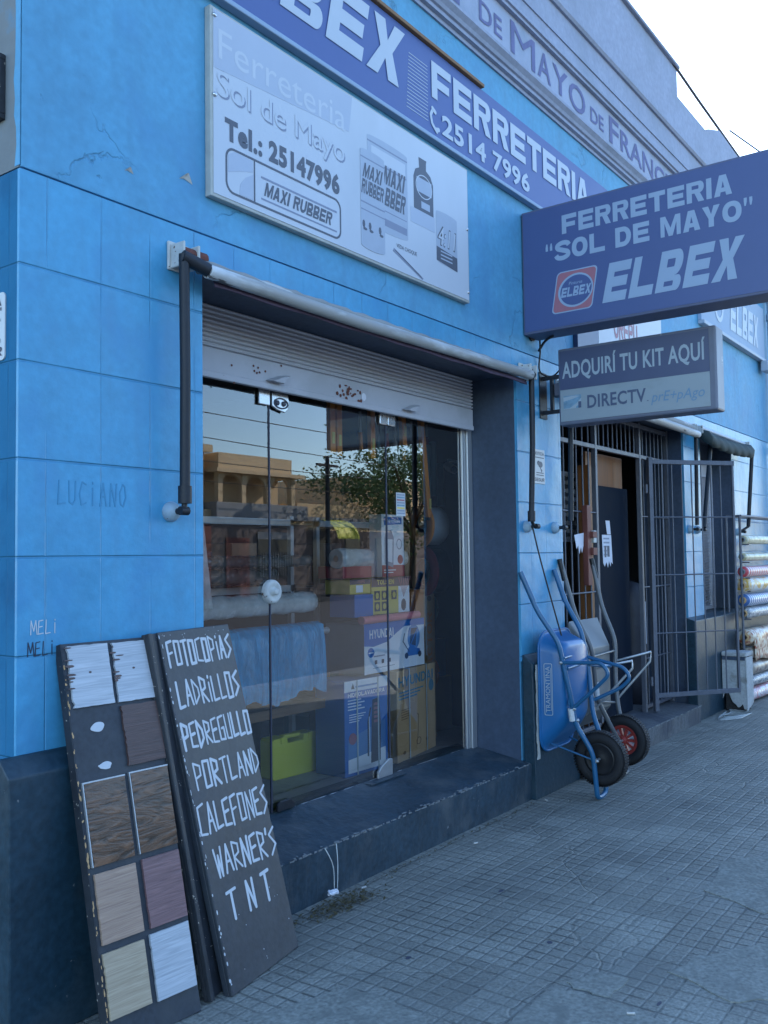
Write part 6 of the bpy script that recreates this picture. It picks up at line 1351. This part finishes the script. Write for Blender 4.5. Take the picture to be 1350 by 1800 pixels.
S = thing('security_camera', 'small white camera fixed beside the metal door frame inside the glass', 'camera', (5.50, 3.45, 2.2)); mb = MB(); mb.tube([(5.64, 3.56, 2.27), (5.57, 3.46, 2.23)], .032, 18); mb.build('body', 'white_cast', S); mb = MB(); mb.tube([(5.571, 3.461, 2.231), (5.562, 3.45, 2.226)], .024, 18); mb.build('lens', 'ink', S); mb = MB(); mb.tube([(5.64, 3.56, 2.27), (5.72, 3.60, 2.32), (6.02, 3.62, 2.32)], .01, 8); mb.build('mount', 'white_cast', S)
random.seed(17)
for k in range(9):
    x = 4.78 + k * .10; zt_ = 2.58; zl = random.uniform(.16, .34); c_ = ('tool_orange', 'dark_goods', 'teal_goods', 'carton_red', 'fan_grey')[k % 5]
    S = thing('hanging_tool', 'hand tool hanging on a hook from the rail in the shop window', 'tool', (x, 3.70, zt_ - zl), 'hand tools hanging in the window'); mb = MB()
    mb.tube([(x, 3.70, zt_), (x, 3.70, zt_ - zl * .55)], .010, 8); mb.build('shaft', 'shelf_metal', S); mb = MB(); mb.tube([(x, 3.70, zt_ - zl * .55), (x + .01, 3.70, zt_ - zl)], .017, 8, r2=.013); mb.build('handle', c_, S)
for k, (x, z, m_, lab) in enumerate(((5.42, 1.02, 'red_goods', 'red coiled hose hanging low at the right of the window'), (5.62, 1.22, 'teal_goods', 'teal coiled hose hanging beside the tall orange carton'), (5.62, .75, 'carton_orange', 'orange coiled cable hanging low at the right of the window'))):
    mb = MB(); mb.tube([(x + .10 * math.cos(t) * (1 + .01 * (i // 24)), 3.72 + .012 * (i // 24), z + .10 * math.sin(t)) for i, t in ((i, 2 * math.pi * i / 24) for i in range(96))], .010, 6); mb.build('coiled_hose', m_, label=lab, cat='hose')
mb = MB(); mb.box(5.66, 5.95, 3.75, 4.0, .303, .70); mb.build('stock_box', 'kraft', bevel=.004, label='plain kraft box on the floor in the dim right corner of the window', cat='box')
mb = MB(); mb.box(5.64, 5.92, 3.78, 4.0, .701, .98); mb.build('stock_box', 'carton_fade', bevel=.004, label='pale blue box standing on the plain kraft box in the dim right corner', cat='box')
# goods behind the grille of the second doorway
S = thing('goods_panel', 'pale hanging panel of small packed goods behind the bars', 'display panel', (7.45, 3.4, 1.72)); 
for i in range(3):
    mb = MB(); x = 7.24 + i * .155; mb.box(x, x + .135, 3.4, 3.41, 1.72, 2.33); p_ = mb.build('card_strip', 'paper', S); mb = MB()
    for k in range(8): mb.fbox(WALLF(3.3995), x + .02, x + .05, 1.76 + k * .07, 1.80 + k * .07, 0, .012); mb.fbox(WALLF(3.3995), x + .075, x + .115, 1.765 + k * .07, 1.795 + k * .07, 0, .01)
    mb.build('packets', 'print_grey', p_)
mb = MB(); mb.box(6.80, 6.875, 2.985, 3.03, 1.36, 2.0); mb.box(6.85, 6.93, 2.96, 3.0, 1.60, 1.66); mb.box(6.85, 6.93, 2.96, 3.0, 1.74, 1.79); mb.build('wooden_bar', 'wood_red', label='short reddish wooden bar tied to the doorway grille', cat='bar', bevel=.004)
mb = MB(); mb.prism(WALLF(3.02), [(6.62, 1.76), (6.80, 1.78), (6.79, 1.68), (6.76, 1.62), (6.74, 1.67), (6.71, 1.61), (6.69, 1.68), (6.66, 1.65)], 0, .002); mb.build('torn_notice', 'paper', label='torn white paper stuck on the bars left of the wooden bar', cat='notice', fix=True)
mb = MB(); mb.fbox(WALLF(3.02), 6.93, 6.99, 1.70, 1.80, 0, .03); mb.build('bell_box', 'white_cast', label='small pale box on the bars right of the wooden bar', cat='box', bevel=.004)
mb = MB(); mb.box(6.3, 7.1, 3.5, 3.52, 1.05, 1.38); mb.build('display_case', 'carton_grey', label='pale grey low case behind the grille', cat='case', bevel=.004)
S = thing('water_container', 'upright clear wrapped pack standing behind the open gate', 'package', (8.5, 3.3, .16)); mb = MB(); mb.lathe((8.5, 3.3, .17), (0, 0, 1), [(0, .0), (0, .12), (.3, .13), (.8, .13), (1.05, .12), (1.15, .08), (1.18, 0)], 24); mb.build('pack', 'dark_goods', S, fix=True); mb = MB(); mb.fbox(WALLF(3.165), 8.44, 8.53, .75, 1.15, 0, .003); mb.build('label_card', 'paper', S)

# ================================================================== WIRES OVER THE ROOF
mb = MB(); mb.tube([(8.17, 2.82, 6.455), (9.6, 2.84, 6.40), (11.6, 2.86, 6.34)], .014, 8); mb.build('roof_cable', 'cable', label='thick dark cable running along the stepped parapet against the bright sky', cat='cable')
for k, (y0, z0, z1) in enumerate(((2.2, 6.62, 6.35), (2.0, 6.35, 6.5))):
    mb = MB(); mb.tube([(11.0, 2.9, z0), (13.0, 2.4, (z0 + z1) / 2 - .05), (22.0, y0 - 2.5, z1 + 1.2)], .009, 6); mb.build('roof_wire', 'cable', label=('upper thin wire leaving the parapet towards the right' if k == 0 else 'lower thin wire leaving the parapet towards the right'), cat='wire')

# ================================================================== OTHER SIDE OF THE STREET (seen in the glass)
mat('stucco_tan', (.62, .46, .28), .8, var=.12, vs=2, bump=.2, bs=10)
mat('stucco_shade', (.15, .12, .115), .8, var=.15, vs=2)  # shade of the ground floors opposite, painted in as dark grey
mat('stucco_grey', (.24, .25, .265), .8, var=.12, vs=2)
mat('maroon', (.16, .04, .035), .6, var=.15)
mat('awn_yellow', (.55, .55, .05), .6, var=.05)
mat('window_dark', (.03, .035, .045), .2, var=.2)
mat('bark', (.10, .075, .05), .9, var=.3, vs=12, bump=.6, bs=20)
mat('leaf', (.12, .165, .05), .6, var=.45, vs=1.2)
YB = -20.0; FB = Fr((0, YB, 0), (-1, 0, 0), (0, 0, 1))     # facing +y, so right is -x
H_ = thing('house', 'tan two-storey house with arched balcony across the street', 'building', (26.5, YB, 0))
mb = MB(); mb.box(21.5, 30.2, YB - 8, YB, 0, 3.6); mb.box(25.0, 29.8, YB - 8, YB - 1.2, 3.6, 5.1); mb.box(24.8, 30.0, YB - 8, YB + .25, 5.1, 5.25); mb.box(25.1, 29.4, YB - 7, YB, 5.25, 5.9); mb.box(21.5, 24.6, YB - 5, YB - .3, 3.6, 5.85); mb.box(21.5, 24.8, YB - 5, YB, 5.86, 6.15); mb.build('wall', 'stucco_tan', H_)
mb = MB()
for x in (25.2, 26.5, 28.0, 29.5): mb.box(x - .12, x + .12, YB - .25, YB, 3.9, 5.099)
for x in (25.85, 27.25, 28.75):
    w_ = .60; o_ = [(-x + (w_ + .0) * math.cos(t), 4.45 + .62 * math.sin(t)) for t in (math.pi * k / 14 for k in range(15))]
    mb.prism(FB, [(-x + w_ + .1, 5.098), (-x + w_ + .1, 4.45)] + o_ + [(-x - w_ - .1, 4.45), (-x - w_ - .1, 5.098)], -.2, -.05)
mb.build('arches', 'stucco_tan', H_, fix=True)
mb = MB(); mb.box(24.7, 30.1, YB - 1.2, YB + .3, 3.25, 3.9); mb.build('balcony', 'stucco_grey', H_, bevel=.02)
mb = MB(); mb.box(21.5, 30.25, YB + .005, YB + .06, 0, 3.1); mb.build('ground_floor', 'stucco_shade', H_)
mb = MB(); mb.fbox(FB, -26.7, -25.4, .1, 2.5, .065, .1); mb.fbox(FB, -24.6, -22.0, .1, 3.0, .065, .1); mb.build('door', 'maroon', H_)
mb = MB(); mb.fbox(FB, -29.3, -27.2, .9, 2.55, .065, .1); mb.build('window', 'window_dark', H_, bevel=.01)
mb = MB()
for k in range(14): mb.fbox(FB, -29.3 + k * .15, -29.27 + k * .15, .9, 1.9, .10, .13)
mb.fbox(FB, -29.35, -27.15, 2.45, 2.75, .1, .14); mb.build('window_bars', 'stucco_grey', H_)
H_ = thing('house', 'low tan house with barred windows and yellow awning across the street', 'building', (36, YB - 1, 0))
mb = MB(); mb.box(30.3, 44, YB - 8, YB - .5, 0, 4.1); mb.box(34.5, 44, YB - 8, YB - 1.0, 4.1, 5.6); mb.build('wall', 'stucco_tan', H_)
mb = MB(); mb.box(30.3, 44, YB - .49, YB - .3, 3.3, 3.5); mb.build('ledge', 'stucco_grey', H_)
mb = MB(); mb.box(30.3, 44, YB - .495, YB - .44, 0, 2.9); mb.build('shaded_lower_wall', 'stucco_shade', H_)  # dark sheet standing in for shade on the lower wall
for x in (31.2, 33.6, 36.0, 38.4, 40.8):
    mb = MB(); mb.fbox(FB, -x - 1.1, -x, .6, 2.6, -.435, -.40); mb.build('window', 'window_dark', H_)
mb = MB(); rings = []
for k in range(9):
    t = R(90 * k / 8); rings.append([Vector((x, YB - .45 + 1.2 * math.sin(t), 2.5 + .9 * math.cos(t))) for x in (31.6, 33.2)])
mb.add([p for r_ in rings for p in r_], [(2 * i, 2 * i + 1, 2 * i + 3, 2 * i + 2) for i in range(8)], 0, True); mb.build('awning_hood', 'awn_yellow', H_)
T = thing('street_tree', 'leafy street tree across the road beside the utility pole', 'tree', (35.6, -18.0, 0)); random.seed(9)
mb = MB(); base = Vector((35.6, -18.0, 0)); mb.tube([base, base + Vector((.1, 0, 1.5)), base + Vector((0, .1, 3.0))], .2, 10, r2=.13); tips = []
for k in range(11):
    a = k * 2.4; p0 = base + Vector((0, .1, 2.4 + .07 * k)); p1 = p0 + Vector((math.cos(a) * 2.3, math.sin(a) * 1.4, 1.2 + .16 * k)); p2 = p1 + Vector((math.cos(a + .4) * 1.8, math.sin(a + .4) * 1.1, .7))
    mb.tube([p0, p1, p2], .08, 6, r2=.02); tips += [p1, p2, (p1 + p2) / 2]
mb.build('trunk', 'bark', T); mb = MB()
for p in tips:
    for j in range(4):
        c_ = p + Vector((random.gauss(0, .85), random.gauss(0, .7), random.gauss(0, .6)))
        for i in range(60):
            q = c_ + Vector((random.gauss(0, .38), random.gauss(0, .38), random.gauss(0, .3))); t = Vector((random.gauss(0, 1), random.gauss(0, 1), random.gauss(0, .6))).normalized() * .11; u_ = t.orthogonal().normalized() * .05
            mb.add([q - t, q + u_, q + t, q - u_], [(0, 1, 2, 3)])
mb.build('crown', 'leaf', T)
P_ = thing('utility_pole', 'dark utility pole with crossarm across the street', 'pole', (29.9, -18.4, 0)); mb = MB(); mb.tube([(29.9, -18.4, 0), (29.9, -18.4, 6.0)], .13, 10, r2=.09); mb.build('pole', 'black_iron', P_); mb = MB(); mb.box(29.2, 30.6, -18.45, -18.35, 5.55, 5.65); mb.build('crossarm', 'black_iron', P_)
for k, (za, zb_, s_) in enumerate(((7.3, 7.2, .25), (6.6, 5.9, .3), (5.55, 5.6, .4), (4.7, 4.8, .3))):
    mb = MB(); mb.tube([(8 + 44 * i / 16, -18.4 + .1 * k, za + (zb_ - za) * i / 16 - s_ * math.sin(math.pi * i / 16)) for i in range(17)], .018, 6); mb.build('overhead_wire', 'cable', label=('overhead wire across the street, %s of four' % ('highest', 'second', 'third', 'lowest')[k]), cat='wire', group='overhead wires across the street')
H_ = thing('house', 'pale plain house along the far side of the street to the left', 'building', (10, YB, 0)); mb = MB(); mb.box(-12, 21.3, YB - 8, YB + .2, 0, 4.6); mb.build('wall', 'stucco_grey', H_); mb = MB()
for k in range(9): mb.fbox(FB, -20 + k * 3.4, -18.8 + k * 3.4, .9, 2.6, .205, .25)
mb.build('window', 'window_dark', H_)
